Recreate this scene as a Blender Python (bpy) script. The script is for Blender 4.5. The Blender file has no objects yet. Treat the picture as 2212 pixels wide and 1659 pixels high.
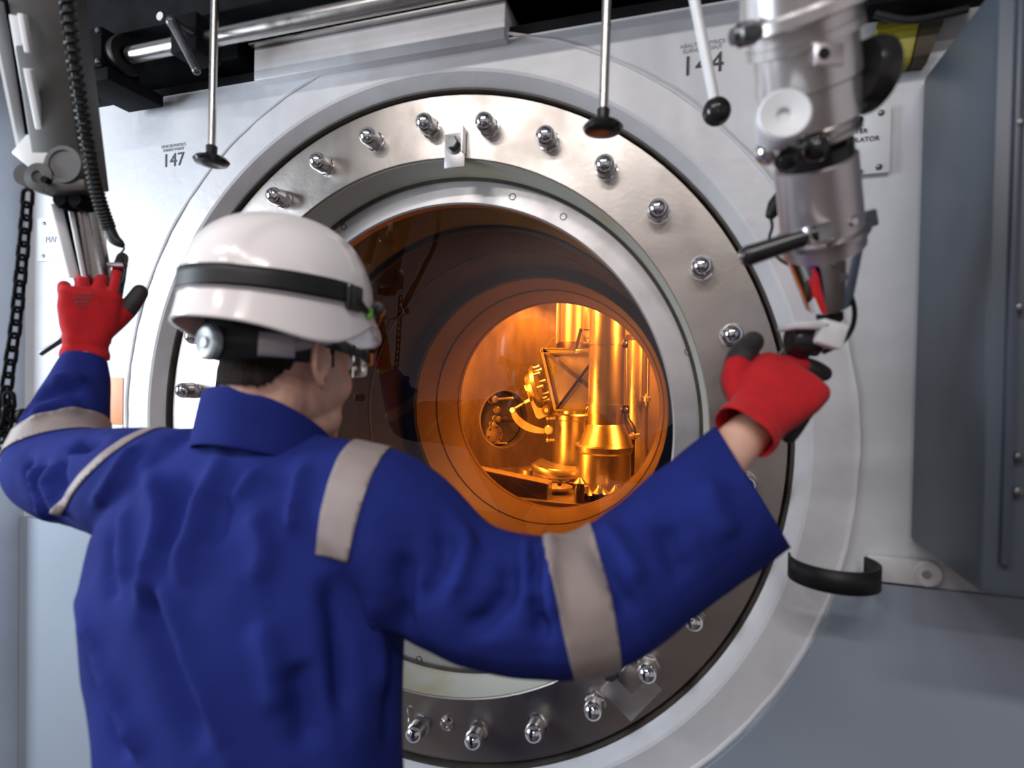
import bpy, bmesh, math, random
import numpy as np
from mathutils import Vector, Matrix, noise
from mathutils.bvhtree import BVHTree

random.seed(7)
PI = math.pi
scene = bpy.context.scene
COL = scene.collection

# ------------------------------------------------------------------ camera
FPX = 1238.14
YAW, PITCH, ROLL = 0.310106, -0.0142463, 0.018679
CAM = Vector((0.601928, -1.206956, 1.528308))
_f = Vector((-math.sin(YAW) * math.cos(PITCH), math.cos(YAW) * math.cos(PITCH), math.sin(PITCH)))
_r = Vector((math.cos(YAW), math.sin(YAW), 0))
_u = _r.cross(_f)
CR = _r * math.cos(ROLL) + _u * math.sin(ROLL)
CU = _u * math.cos(ROLL) - _r * math.sin(ROLL)
CF = _f
cam_d = bpy.data.cameras.new('camera')
cam = bpy.data.objects.new('camera', cam_d)
COL.objects.link(cam)
cam_d.sensor_width = 36.0
cam_d.lens = FPX * 36.0 / 2212.0
cam_d.clip_start = 0.02
cam.matrix_world = Matrix.Translation(CAM) @ Matrix((CR, CU, -CF)).transposed().to_4x4()
cam_d.dof.use_dof = True
cam_d.dof.focus_distance = 2.5
cam_d.dof.aperture_fstop = 2.8
scene.camera = cam

# ------------------------------------------------------------------ world, lights, exposure
scene.view_settings.view_transform = 'Standard'
scene.view_settings.look = 'None'
scene.view_settings.exposure = 0.0
scene.view_settings.gamma = 1.0
scene.cycles.transparent_max_bounces = 12
scene.cycles.max_bounces = 8
scene.cycles.sample_clamp_indirect = 6.0

world = bpy.data.worlds.new('world')
scene.world = world
world.use_nodes = True
world.node_tree.nodes['Background'].inputs[0].default_value = (0.55, 0.62, 0.75, 1)
world.node_tree.nodes['Background'].inputs[1].default_value = 0.02


def area(name, loc, target, sx, sy, power, color):
    l = bpy.data.lights.new(name, 'AREA')
    l.shape = 'RECTANGLE'
    l.size, l.size_y = sx, sy
    l.energy = power
    l.color = color
    o = bpy.data.objects.new(name, l)
    COL.objects.link(o)
    o.location = loc
    d = Vector(target) - Vector(loc)
    o.rotation_euler = d.to_track_quat('-Z', 'Y').to_euler()
    return o


# daylight lamp standing to the left of the operator, and ceiling tubes behind the camera
area('work_lamp', (-2.35, -1.40, 1.80), (-0.6, 0.0, 1.65), 0.9, 1.3, 74, (0.80, 0.90, 1.0))
for k, (lx, ly) in enumerate(((-0.9, -2.3), (0.1, -2.3), (1.1, -2.3), (-0.9, -3.7), (1.1, -3.7))):
    area('ceiling_tube_light', (lx, ly, 3.25), (lx, ly + 0.25, 0), 0.75, 0.16, 20, (1.0, 0.955, 0.93))
# sodium lamps in the cell
area('cell_lamp', (-0.45, 1.42, 2.05), (-0.05, 2.1, 1.2), 0.12, 0.6, 46, (1.0, 0.49, 0.12))
area('cell_lamp', (0.75, 1.45, 2.0), (0.1, 2.0, 1.2), 0.12, 0.6, 24, (1.0, 0.49, 0.12))
area('cell_lamp', (0.10, 2.25, 2.05), (0.2, 2.0, 1.2), 0.5, 0.12, 26, (1.0, 0.49, 0.12))


area('cell_lamp', (-0.58, 1.37, 1.25), (0.05, 1.95, 1.2), 0.07, 0.55, 12, (1.0, 0.49, 0.12))


# ------------------------------------------------------------------ pixel rays (2212 x 1659 frame)
def ray(px, py):
    return CF + CR * ((px - 1106.0) / FPX) - CU * ((py - 829.5) / FPX)


def at_depth(px, py, d):
    return CAM + ray(px, py) * d


def at_y(px, py, y):
    v = ray(px, py)
    return CAM + v * ((y - CAM.y) / v.y)


def at_z(px, py, z):
    v = ray(px, py)
    return CAM + v * ((z - CAM.z) / v.z)


# ------------------------------------------------------------------ materials
def mat(name, color, rough=0.5, metal=0.0, color2=None, scale=8.0, amount=1.0, bump=0.0, bump_scale=60.0,
        stretch=(1, 1, 1), coat=0.0, emit=None, sheen=0.0, spec=0.5, rough2=None, detail=4.0, lo=0.35, hi=0.65):
    m = bpy.data.materials.new(name)
    m.use_nodes = True
    nt = m.node_tree
    b = nt.nodes['Principled BSDF']
    b.inputs['Base Color'].default_value = (*color, 1)
    b.inputs['Roughness'].default_value = rough
    b.inputs['Metallic'].default_value = metal
    b.inputs['Specular IOR Level'].default_value = spec
    b.inputs['Coat Weight'].default_value = coat
    b.inputs['Coat Roughness'].default_value = 0.08
    b.inputs['Sheen Weight'].default_value = sheen
    tc = nt.nodes.new('ShaderNodeTexCoord')
    mp = nt.nodes.new('ShaderNodeMapping')
    mp.inputs['Scale'].default_value = stretch
    nt.links.new(tc.outputs['Object'], mp.inputs['Vector'])
    if color2 is not None or rough2 is not None:
        n = nt.nodes.new('ShaderNodeTexNoise')
        n.inputs['Scale'].default_value = scale
        n.inputs['Detail'].default_value = detail
        n.inputs['Roughness'].default_value = 0.6
        nt.links.new(mp.outputs['Vector'], n.inputs['Vector'])
        r = nt.nodes.new('ShaderNodeValToRGB')
        r.color_ramp.elements[0].position = lo
        r.color_ramp.elements[1].position = hi
        nt.links.new(n.outputs['Fac'], r.inputs['Fac'])
        if color2 is not None:
            mx = nt.nodes.new('ShaderNodeMix')
            mx.data_type = 'RGBA'
            mul = nt.nodes.new('ShaderNodeMath')
            mul.operation = 'MULTIPLY'
            mul.inputs[1].default_value = amount
            nt.links.new(r.outputs['Color'], mul.inputs[0])
            nt.links.new(mul.outputs[0], mx.inputs['Factor'])
            mx.inputs['A'].default_value = (*color, 1)
            mx.inputs['B'].default_value = (*color2, 1)
            nt.links.new(mx.outputs['Result'], b.inputs['Base Color'])
        if rough2 is not None:
            mr = nt.nodes.new('ShaderNodeMapRange')
            mr.inputs['To Min'].default_value = rough
            mr.inputs['To Max'].default_value = rough2
            nt.links.new(r.outputs['Color'], mr.inputs['Value'])
            nt.links.new(mr.outputs['Result'], b.inputs['Roughness'])
    if bump > 0:
        n2 = nt.nodes.new('ShaderNodeTexNoise')
        n2.inputs['Scale'].default_value = bump_scale
        n2.inputs['Detail'].default_value = 5
        nt.links.new(mp.outputs['Vector'], n2.inputs['Vector'])
        bp = nt.nodes.new('ShaderNodeBump')
        bp.inputs['Strength'].default_value = bump
        bp.inputs['Distance'].default_value = 0.004
        nt.links.new(n2.outputs['Fac'], bp.inputs['Height'])
        nt.links.new(bp.outputs['Normal'], b.inputs['Normal'])
    if emit:
        b.inputs['Emission Color'].default_value = (*emit[:3], 1)
        b.inputs['Emission Strength'].default_value = emit[3]
    return m


def pane_mat(name, tint, base=0.05, edge=0.5, rough=0.0, gcol=(1, 1, 1)):
    m = bpy.data.materials.new(name)
    m.use_nodes = True
    nt = m.node_tree
    nt.nodes.clear()
    out = nt.nodes.new('ShaderNodeOutputMaterial')
    mix = nt.nodes.new('ShaderNodeMixShader')
    tr = nt.nodes.new('ShaderNodeBsdfTransparent')
    tr.inputs['Color'].default_value = (*tint, 1)
    gl = nt.nodes.new('ShaderNodeBsdfGlossy')
    gl.inputs['Roughness'].default_value = rough
    gl.inputs['Color'].default_value = (*gcol, 1)
    lw = nt.nodes.new('ShaderNodeLayerWeight')
    lw.inputs['Blend'].default_value = 0.5
    p = nt.nodes.new('ShaderNodeMath')
    p.operation = 'POWER'
    p.inputs[1].default_value = 4.0
    nt.links.new(lw.outputs['Facing'], p.inputs[0])
    a = nt.nodes.new('ShaderNodeMath')
    a.operation = 'MULTIPLY_ADD'
    a.inputs[1].default_value = edge
    a.inputs[2].default_value = base
    nt.links.new(p.outputs[0], a.inputs[0])
    nt.links.new(a.outputs[0], mix.inputs['Fac'])
    nt.links.new(tr.outputs[0], mix.inputs[1])
    nt.links.new(gl.outputs[0], mix.inputs[2])
    nt.links.new(mix.outputs[0], out.inputs[0])
    return m


M = {}
M['wall'] = mat('white_wall_paint', (0.60, 0.615, 0.65), 0.42, color2=(0.50, 0.505, 0.54), scale=5, amount=0.6, bump=0.25, bump_scale=30)
M['collar'] = mat('white_gloss_paint', (0.66, 0.655, 0.68), 0.32, color2=(0.55, 0.54, 0.56), scale=9, amount=0.6, bump=0.2, bump_scale=45)
M['panel'] = mat('pale_grey_paint', (0.28, 0.325, 0.39), 0.45, color2=(0.255, 0.295, 0.36), scale=2, amount=0.6)
M['room'] = mat('room_paint', (0.60, 0.55, 0.55), 0.7, color2=(0.52, 0.48, 0.48), scale=1.5)
M['floor'] = mat('room_floor', (0.07, 0.052, 0.045), 0.5, color2=(0.05, 0.038, 0.034), scale=3)
M['ceil'] = mat('ceiling_paint', (0.30, 0.30, 0.32), 0.8, color2=(0.25, 0.25, 0.27), scale=2)
M['black'] = mat('black_steel', (0.005, 0.0055, 0.007), 0.7, color2=(0.010, 0.010, 0.012), scale=14, bump=0.1, spec=0.06)
M['blackp'] = mat('black_plastic', (0.012, 0.012, 0.014), 0.22, color2=(0.02, 0.02, 0.022), scale=20)
M['rubber'] = mat('black_rubber', (0.009, 0.009, 0.010), 0.5, color2=(0.014, 0.014, 0.015), scale=30, spec=0.35)
M['flange'] = mat('brushed_stainless', (0.47, 0.435, 0.415), 0.28, 1.0, color2=(0.39, 0.35, 0.32), scale=7, rough2=0.40, bump=0.05, bump_scale=120)
M['bezel'] = mat('satin_steel', (0.66, 0.65, 0.66), 0.34, 1.0, color2=(0.56, 0.54, 0.54), scale=12, rough2=0.45)
M['recess'] = mat('stained_recess_paint', (0.50, 0.50, 0.44), 0.5, color2=(0.46, 0.33, 0.10), scale=4.5, lo=0.52, hi=0.74, amount=0.9)
M['chrome'] = mat('chrome', (0.86, 0.86, 0.88), 0.07, 1.0, color2=(0.78, 0.78, 0.80), scale=30)
M['steel'] = mat('machined_steel', (0.60, 0.58, 0.57), 0.24, 1.0, color2=(0.50, 0.48, 0.46), scale=18, rough2=0.36)
M['dsteel'] = mat('dark_bolt_steel', (0.12, 0.12, 0.13), 0.35, 0.9, color2=(0.18, 0.18, 0.19), scale=30)
M['gap'] = mat('dark_seal', (0.03, 0.026, 0.022), 0.5, color2=(0.055, 0.045, 0.035), scale=20)
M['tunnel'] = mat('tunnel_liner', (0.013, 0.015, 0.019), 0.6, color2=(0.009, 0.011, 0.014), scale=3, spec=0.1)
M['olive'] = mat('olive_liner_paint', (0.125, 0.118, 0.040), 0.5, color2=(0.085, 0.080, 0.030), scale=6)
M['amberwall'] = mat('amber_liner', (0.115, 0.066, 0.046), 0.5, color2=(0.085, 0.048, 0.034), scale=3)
M['pane'] = pane_mat('clear_pane', (0.93, 0.90, 0.87), 0.075, 0.5, 0.0, (0.95, 0.86, 0.90))
M['slab'] = pane_mat('lead_glass', (0.90, 0.82, 0.70), 0.008, 0.2)
M['amber'] = pane_mat('amber_lead_glass', (1.0, 0.60, 0.18), 0.02, 0.25)
M['cellwall'] = mat('cell_stainless', (0.34, 0.28, 0.24), 0.46, 1.0, color2=(0.15, 0.11, 0.09), scale=5, stretch=(1, 1, 0.35), rough2=0.60, bump=0.06, bump_scale=26, detail=7)
M['cellmetal'] = mat('cell_vessel_steel', (0.74, 0.69, 0.64), 0.27, 1.0, color2=(0.58, 0.52, 0.47), scale=9, stretch=(1, 1, 0.4), rough2=0.40, bump=0.008, bump_scale=80, detail=6)
M['celldark'] = mat('cell_dark_steel', (0.14, 0.11, 0.095), 0.45, 1.0, color2=(0.08, 0.062, 0.055), scale=12)
M['cellblack'] = mat('cell_blackened', (0.03, 0.025, 0.022), 0.55, 0.3, color2=(0.06, 0.05, 0.04), scale=12)
M['cloth'] = mat('royal_blue_cotton', (0.0145, 0.0250, 0.178), 0.9, color2=(0.0110, 0.0190, 0.140), scale=7, bump=0.12, bump_scale=500, spec=0.12)
M['strip'] = mat('tan_reflective_tape', (0.285, 0.238, 0.228), 0.55, color2=(0.25, 0.207, 0.198), scale=10, spec=0.4, bump=0.1, bump_scale=200)
M['skin'] = mat('skin', (0.70, 0.43, 0.33), 0.5, color2=(0.64, 0.36, 0.27), scale=14, spec=0.4, bump=0.05, bump_scale=200)
M['polished'] = mat('polished_alloy', (0.86, 0.84, 0.84), 0.22, 0.85, color2=(0.78, 0.75, 0.75), scale=5, rough2=0.32)
M['pilaster'] = mat('pale_blue_paint', (0.52, 0.60, 0.70), 0.4, color2=(0.46, 0.53, 0.63), scale=6, bump=0.15)
M['hair'] = mat('short_dark_hair', (0.016, 0.012, 0.010), 0.9, color2=(0.028, 0.021, 0.017), scale=160, stretch=(1, 1, 0.2), bump=0.5, bump_scale=260, spec=0.1)
M['helmet'] = mat('white_helmet_plastic', (0.90, 0.855, 0.86), 0.20, color2=(0.88, 0.835, 0.84), scale=4, coat=0.3)
M['harness'] = mat('grey_harness_plastic', (0.34, 0.31, 0.33), 0.4, color2=(0.30, 0.28, 0.30), scale=20)
M['knob'] = mat('pale_ratchet_plastic', (0.36, 0.40, 0.42), 0.3, color2=(0.30, 0.34, 0.36), scale=20)
M['green'] = mat('green_clip', (0.16, 0.55, 0.05), 0.4, color2=(0.13, 0.48, 0.04), scale=20)
M['orange'] = mat('orange_plastic', (0.75, 0.20, 0.03), 0.4, color2=(0.65, 0.17, 0.03), scale=20)
M['lens'] = pane_mat('clear_lens', (0.93, 0.92, 0.90), 0.06, 0.6)
M['red'] = mat('red_knit', (0.53, 0.014, 0.020), 0.85, color2=(0.45, 0.012, 0.017), scale=40, sheen=0.08, spec=0.2, bump=0.35, bump_scale=420)
M['coating'] = mat('black_latex_coating', (0.020, 0.017, 0.020), 0.6, color2=(0.036, 0.030, 0.035), scale=60, bump=0.5, bump_scale=300)
M['taupe'] = mat('taupe_housing_paint', (0.050, 0.047, 0.044), 0.45, color2=(0.038, 0.036, 0.034), scale=8)
M['whitebar'] = mat('white_bar_paint', (0.80, 0.82, 0.84), 0.3, color2=(0.72, 0.74, 0.76), scale=9)
M['grey'] = mat('grey_bracket_paint', (0.11, 0.11, 0.115), 0.45, color2=(0.085, 0.085, 0.09), scale=10)
M['greycab'] = mat('blue_grey_cabinet_paint', (0.068, 0.085, 0.110), 0.40, color2=(0.062, 0.077, 0.100), scale=2.5)
M['cabdoor'] = mat('cabinet_door_paint', (0.052, 0.064, 0.092), 0.38, color2=(0.047, 0.058, 0.083), scale=2.5)
M['pinksilver'] = mat('anodised_sleeve', (0.72, 0.66, 0.68), 0.30, 0.85, color2=(0.66, 0.60, 0.62), scale=6, rough2=0.38)
M['yellow'] = mat('yellow_cover', (0.34, 0.30, 0.02), 0.45, color2=(0.27, 0.235, 0.02), scale=6, bump=0.3, bump_scale=14)
M['brown'] = mat('shaded_box_side', (0.035, 0.026, 0.012), 0.6, color2=(0.05, 0.038, 0.016), scale=8)
M['ink'] = mat('black_ink', (0.025, 0.028, 0.036), 0.6, color2=(0.04, 0.045, 0.055), scale=30)
M['inkgrey'] = mat('faded_ink', (0.26, 0.30, 0.36), 0.6, color2=(0.34, 0.38, 0.43), scale=30)
M['label'] = mat('white_label', (0.72, 0.74, 0.77), 0.45, color2=(0.66, 0.68, 0.71), scale=12)
M['peach'] = mat('orange_label', (0.80, 0.36, 0.17), 0.5, color2=(0.72, 0.31, 0.14), scale=9)
M['hole_shade'] = mat('dark_hole', (0.004, 0.004, 0.004), 0.8, color2=(0.008, 0.008, 0.008), scale=9)  # black colour stands for the shade inside small holes


# ------------------------------------------------------------------ mesh helpers
class MB:
    def __init__(self):
        self.bm = bmesh.new()

    def box(self, c, s, rot=None, bevel=0.0):
        r = bmesh.ops.create_cube(self.bm, size=1.0)
        vs = r['verts']
        mt = Matrix.Translation(Vector(c)) @ (rot.to_4x4() if rot is not None else Matrix.Identity(4)) @ Matrix.Diagonal((*s, 1))
        bmesh.ops.transform(self.bm, matrix=mt, verts=vs)
        if bevel > 0:
            es = list({e for v in vs for e in v.link_edges})
            bmesh.ops.bevel(self.bm, geom=es, offset=bevel, segments=2, affect='EDGES', profile=0.5)
        return self

    def beam(self, p0, p1, w, t, side, bevel=0.0):
        p0, p1, side = Vector(p0), Vector(p1), Vector(side)
        a = (p1 - p0)
        L = a.length
        a.normalize()
        s = (side - a * side.dot(a)).normalized()
        n = s.cross(a)
        rot = Matrix((s, n, a)).transposed()
        return self.box((p0 + p1) / 2, (w, t, L), rot, bevel)

    def ring(self, c, u, v, n, k=2.0):
        out = []
        for i in range(n):
            a = 2 * PI * i / n
            cs, sn = math.cos(a), math.sin(a)
            x = math.copysign(abs(cs) ** (2 / k), cs)
            y = math.copysign(abs(sn) ** (2 / k), sn)
            out.append(self.bm.verts.new(Vector(c) + u * x + v * y))
        return out

    def skin(self, rings, cap0=True, cap1=True, closed=False):
        n = len(rings[0])
        m = len(rings)
        for j in range(m if closed else m - 1):
            a, b = rings[j], rings[(j + 1) % m]
            for i in range(n):
                try:
                    self.bm.faces.new((a[i], a[(i + 1) % n], b[(i + 1) % n], b[i]))
                except ValueError:
                    pass
        if not closed:
            if cap0:
                self.bm.faces.new(list(reversed(rings[0])))
            if cap1:
                self.bm.faces.new(rings[-1])
        return self

    def lathe(self, origin, axis, prof, n=32, cap=True, closed=False):
        """prof: (distance along axis, radius)"""
        a = Vector(axis).normalized()
        ref = Vector((0, 0, 1)) if abs(a.z) < 0.9 else Vector((1, 0, 0))
        u = a.cross(ref).normalized()
        v = a.cross(u)
        rs = [self.ring(Vector(origin) + a * h, u * max(r, 1e-5), v * max(r, 1e-5), n) for h, r in prof]
        return self.skin(rs, cap, cap, closed)

    def cyl(self, p0, p1, r0, r1=None, n=20):
        p0, p1 = Vector(p0), Vector(p1)
        r1 = r0 if r1 is None else r1
        return self.lathe(p0, p1 - p0, [(0, r0), ((p1 - p0).length, r1)], n)

    def tube(self, pts, rad, n=8, closed=False, sub=1, cap=True):
        pts = [Vector(p) for p in pts]
        rads = rad if isinstance(rad, (list, tuple)) else [rad] * len(pts)
        if sub > 1:
            pts, rads = catmull(pts, rads, sub, closed)
        m = len(pts)
        rs = []
        prev = None
        for i in range(m):
            if closed:
                t = pts[(i + 1) % m] - pts[i - 1]
            else:
                t = pts[min(i + 1, m - 1)] - pts[max(i - 1, 0)]
            t.normalize()
            if prev is None:
                ref = Vector((0, 0, 1)) if abs(t.z) < 0.9 else Vector((1, 0, 0))
                u = t.cross(ref).normalized()
            else:
                u = (prev - t * prev.dot(t)).normalized()
            prev = u
            v = t.cross(u)
            rs.append(self.ring(pts[i], u * rads[i], v * rads[i], n))
        return self.skin(rs, cap, cap, closed)

    def ball(self, c, r, sx=1, sy=1, sz=1, rot=None, seg=20, rings=12):
        g = bmesh.ops.create_uvsphere(self.bm, u_segments=seg, v_segments=rings, radius=1.0)
        mt = Matrix.Translation(Vector(c)) @ (rot.to_4x4() if rot is not None else Matrix.Identity(4)) @ Matrix.Diagonal((r * sx, r * sy, r * sz, 1))
        bmesh.ops.transform(self.bm, matrix=mt, verts=g['verts'])
        return self

    def prism(self, poly, ext):
        """poly: world points in order, ext: extrusion vector"""
        a = [self.bm.verts.new(Vector(p)) for p in poly]
        b = [self.bm.verts.new(Vector(p) + Vector(ext)) for p in poly]
        n = len(poly)
        self.bm.faces.new(a)
        self.bm.faces.new(list(reversed(b)))
        for i in range(n):
            self.bm.faces.new((a[i], b[i], b[(i + 1) % n], a[(i + 1) % n]))
        return self

    def mesh(self, name):
        bmesh.ops.recalc_face_normals(self.bm, faces=self.bm.faces)
        me = bpy.data.meshes.new(name)
        self.bm.to_mesh(me)
        self.bm.free()
        return me

    def build(self, name, material, parent=None, angle=35, bevel=0.0):
        return place(name, self.mesh(name), material, parent, angle, bevel)


def catmull(pts, rads, sub, closed=False):
    n = len(pts)
    P, R = [], []
    segs = n if closed else n - 1
    for i in range(segs):
        def g(k):
            return k % n if closed else min(max(k, 0), n - 1)
        p0, p1, p2, p3 = (pts[g(i + k)] for k in (-1, 0, 1, 2))
        for s in range(sub):
            t = s / sub
            t2, t3 = t * t, t * t * t
            P.append(0.5 * ((2 * p1) + (p2 - p0) * t + (2 * p0 - 5 * p1 + 4 * p2 - p3) * t2 + (3 * p1 - p0 - 3 * p2 + p3) * t3))
            R.append(rads[g(i)] * (1 - t) + rads[g(i + 1)] * t)
    if not closed:
        P.append(pts[-1].copy())
        R.append(rads[-1])
    return P, R


def world_origin(o):
    v = Vector((0, 0, 0))
    while o is not None:
        v = v + o.location
        o = o.parent
    return v


def place(name, me, material, parent=None, angle=35, bevel=0.0):
    """link a mesh given in world coordinates; its origin stays at the world origin under an unrotated parent"""
    me.shade_smooth()
    me.set_sharp_from_angle(angle=math.radians(angle))
    o = bpy.data.objects.new(name, me)
    COL.objects.link(o)
    if material is not None:
        me.materials.clear()
        me.materials.append(M[material])
    if parent is not None:
        o.parent = parent
        o.location = -world_origin(parent)
    if bevel > 0:
        b = o.modifiers.new('bevel', 'BEVEL')
        b.width = bevel
        b.segments = 2
        b.limit_method = 'ANGLE'
    return o


def thing(name, label, cat, loc=(0, 0, 0), group=None):
    o = bpy.data.objects.new(name, None)
    COL.objects.link(o)
    o.empty_display_size = 0.05
    o.location = loc
    o['label'] = label
    o['category'] = cat
    if group:
        o['group'] = group
    return o


def tag(o, label, cat, group=None):
    o['label'] = label
    o['category'] = cat
    if group:
        o['group'] = group
    return o


def struct(o, label=None):
    o['kind'] = 'structure'
    if label:
        o['label'] = label
    return o


def text_mesh(body, size, center, material, name, parent=None, bold=0.0, xdir=Vector((1, 0, 0)), up=Vector((0, 0, 1)), space=1.0, align='CENTER'):
    cu = bpy.data.curves.new(name, 'FONT')
    cu.body = body
    cu.size = size
    cu.align_x = align
    cu.align_y = 'CENTER'
    cu.extrude = 0.0006
    cu.offset = bold
    cu.space_line = space
    t = bpy.data.objects.new('tmp_text', cu)
    COL.objects.link(t)
    dg = bpy.context.evaluated_depsgraph_get()
    me = bpy.data.meshes.new_from_object(t.evaluated_get(dg))
    bpy.data.objects.remove(t)
    nrm = xdir.cross(up)
    rot = Matrix((xdir, up, nrm)).transposed().to_4x4()
    me.transform(Matrix.Translation(Vector(center)) @ rot)
    me.name = name
    return place(name, me, material, parent)


def remesh(mb, voxel, smooth=4, factor=0.5):
    bmesh.ops.recalc_face_normals(mb.bm, faces=mb.bm.faces)
    me = bpy.data.meshes.new('tmp')
    mb.bm.to_mesh(me)
    mb.bm.free()
    o = bpy.data.objects.new('tmp', me)
    COL.objects.link(o)
    r = o.modifiers.new('r', 'REMESH')
    r.mode = 'VOXEL'
    r.voxel_size = voxel
    if smooth:
        s = o.modifiers.new('s', 'SMOOTH')
        s.iterations = smooth
        s.factor = factor
    dg = bpy.context.evaluated_depsgraph_get()
    out = bpy.data.meshes.new_from_object(o.evaluated_get(dg))
    bpy.data.objects.remove(o)
    bpy.data.meshes.remove(me)
    return out


def cut(me, planes, fill=False):
    """keep the side each plane normal points to"""
    bm = bmesh.new()
    bm.from_mesh(me)
    for co, no in planes:
        g = list(bm.verts) + list(bm.edges) + list(bm.faces)
        bmesh.ops.bisect_plane(bm, geom=g, dist=1e-6, plane_co=Vector(co), plane_no=Vector(no), clear_inner=True)
        if fill:
            es = [e for e in bm.edges if e.is_boundary]
            if es:
                bmesh.ops.holes_fill(bm, edges=es, sides=0)
    out = bpy.data.meshes.new('cut')
    bm.to_mesh(out)
    bm.free()
    return out


def verts_np(me):
    a = np.empty(len(me.vertices) * 3, np.float32)
    me.vertices.foreach_get('co', a)
    return a.reshape(-1, 3).astype(np.float64)


def normals_np(me):
    a = np.empty(len(me.vertices) * 3, np.float32)
    me.vertex_normals.foreach_get('vector', a)
    return a.reshape(-1, 3).astype(np.float64)


def set_verts(me, co):
    me.vertices.foreach_set('co', co.astype(np.float32).ravel())
    me.update()


def solidify(o, t, offset=-1):
    s = o.modifiers.new('thickness', 'SOLIDIFY')
    s.thickness = t
    s.offset = offset
    return o


# ================================================================== THE ROOM
ZC = 1.40            # height of the window axis
WY = -0.03           # face of the white wall


def wall_box(name, x0, x1, y0, y1, z0, z1, m, label=None):
    return struct(MB().box(((x0 + x1) / 2, (y0 + y1) / 2, (z0 + z1) / 2), (x1 - x0, y1 - y0, z1 - z0)).build(name, m), label)


def holed_plate(r, x0, x1, z0, z1, yf, yb, n=144):
    """plate in the xz plane with a round hole about the window axis"""
    mb = MB()
    angs = [2 * PI * i / n for i in range(n)]
    for cx, cz in ((x0, z0), (x0, z1), (x1, z0), (x1, z1)):
        angs.append(math.atan2(cz - ZC, cx) % (2 * PI))
    angs = sorted(set(round(a, 6) for a in angs))
    quad = []
    for a in angs:
        c, s = math.cos(a), math.sin(a)
        tx = (x1 if c > 0 else x0) / c if abs(c) > 1e-9 else 1e9
        tz = ((z1 if s > 0 else z0) - ZC) / s if abs(s) > 1e-9 else 1e9
        t = min(tx, tz)
        quad.append([(r * c, yf, ZC + r * s), (t * c, yf, ZC + t * s), (t * c, yb, ZC + t * s), (r * c, yb, ZC + r * s)])
    vs = [[mb.bm.verts.new(p) for p in q] for q in quad]
    m = len(vs)
    for i in range(m):
        a, b = vs[i], vs[(i + 1) % m]
        for k in range(4):
            mb.bm.faces.new((a[k], b[k], b[(k + 1) % 4], a[(k + 1) % 4]))
    return mb


wall_box('floor', -3.3, 3.3, -4.6, 0.2, -0.06, 0.0, 'floor')
wall_box('ceiling', -3.3, 3.3, -4.6, 0.2, 3.4, 3.5, 'ceil')
wall_box('wall_back', -3.3, 3.3, -4.7, -4.6, 0, 3.4, 'room')
wall_box('wall_left', -3.4, -3.3, -4.6, 0.2, 0, 3.4, 'room')
wall_box('wall_right', 3.3, 3.4, -4.6, 0.2, 0, 3.4, 'room')
struct(holed_plate(0.885, -1.292, 3.3, 0.0, 2.255, WY, 0.16).build('wall_front', 'wall'), 'white painted shield wall around the round window')
wall_box('wall_front_upper', -3.3, 3.3, 0.10, 0.16, 2.255, 3.4, 'black')
# pilaster at the left end of the wall
wall_box('trim_1', -1.42, -1.292, -0.105, 0.16, 0, 2.9, 'pilaster', 'pale blue painted pilaster at the left end of the wall')
wall_box('wall_front_left', -3.3, -1.42, -0.03, 0.16, 0, 3.4, 'room')


# smooth lower cladding either side of the window collar
def cladding(name, sgn, xe, ztop, label):
    R = 0.893
    a0 = math.asin((ztop - ZC) / R)
    a1 = -PI / 2 + 0.02
    arc = []
    for i in range(33):
        a = a0 + (a1 - a0) * i / 32
        arc.append((sgn * R * math.cos(a), ZC + R * math.sin(a)))
    poly = arc + [(arc[-1][0], 0.0), (xe, 0.0), (xe, ztop)]
    o = MB().prism([(x, WY - 0.012, z) for x, z in poly], (0, 0.012, 0)).build(name, 'panel', None, 20)
    return struct(o, label)


cladding('trim_2', -1, -1.29, 1.085, 'smooth pale lower wall panel left of the window')
cladding('trim_3', 1, 3.2, 1.172, 'smooth grey lower wall panel right of the window')

# ---- white collar round the window with its weld bead
prof = [(WY, 0.885), (WY, 0.812), (WY + 0.003, 0.806), (-0.004, 0.790), (0.004, 0.786), (0.10, 0.785), (0.10, 0.90), (0.05, 0.90)]
collar = struct(MB().lathe((0, 0, ZC), (0, 1, 0), prof, 160, cap=False, closed=True).build('trim_4', 'collar', None, 25), 'white painted steel collar with bevelled inner edge')
mb = MB()
pts = []
for i in range(160):
    a = 2 * PI * i / 160
    rr = 0.886 + 0.0007 * math.sin(a * 23) + 0.0006 * math.sin(a * 57 + 1)
    pts.append(Vector((rr * math.cos(a), WY + 0.001, ZC + rr * math.sin(a))))
mb.tube(pts, [0.0052 + 0.0006 * math.sin(i * 0.9) + 0.0005 * math.sin(i * 2.3) for i in range(160)], 8, closed=True)
mb.build('weld_bead', 'collar', collar)

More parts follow.
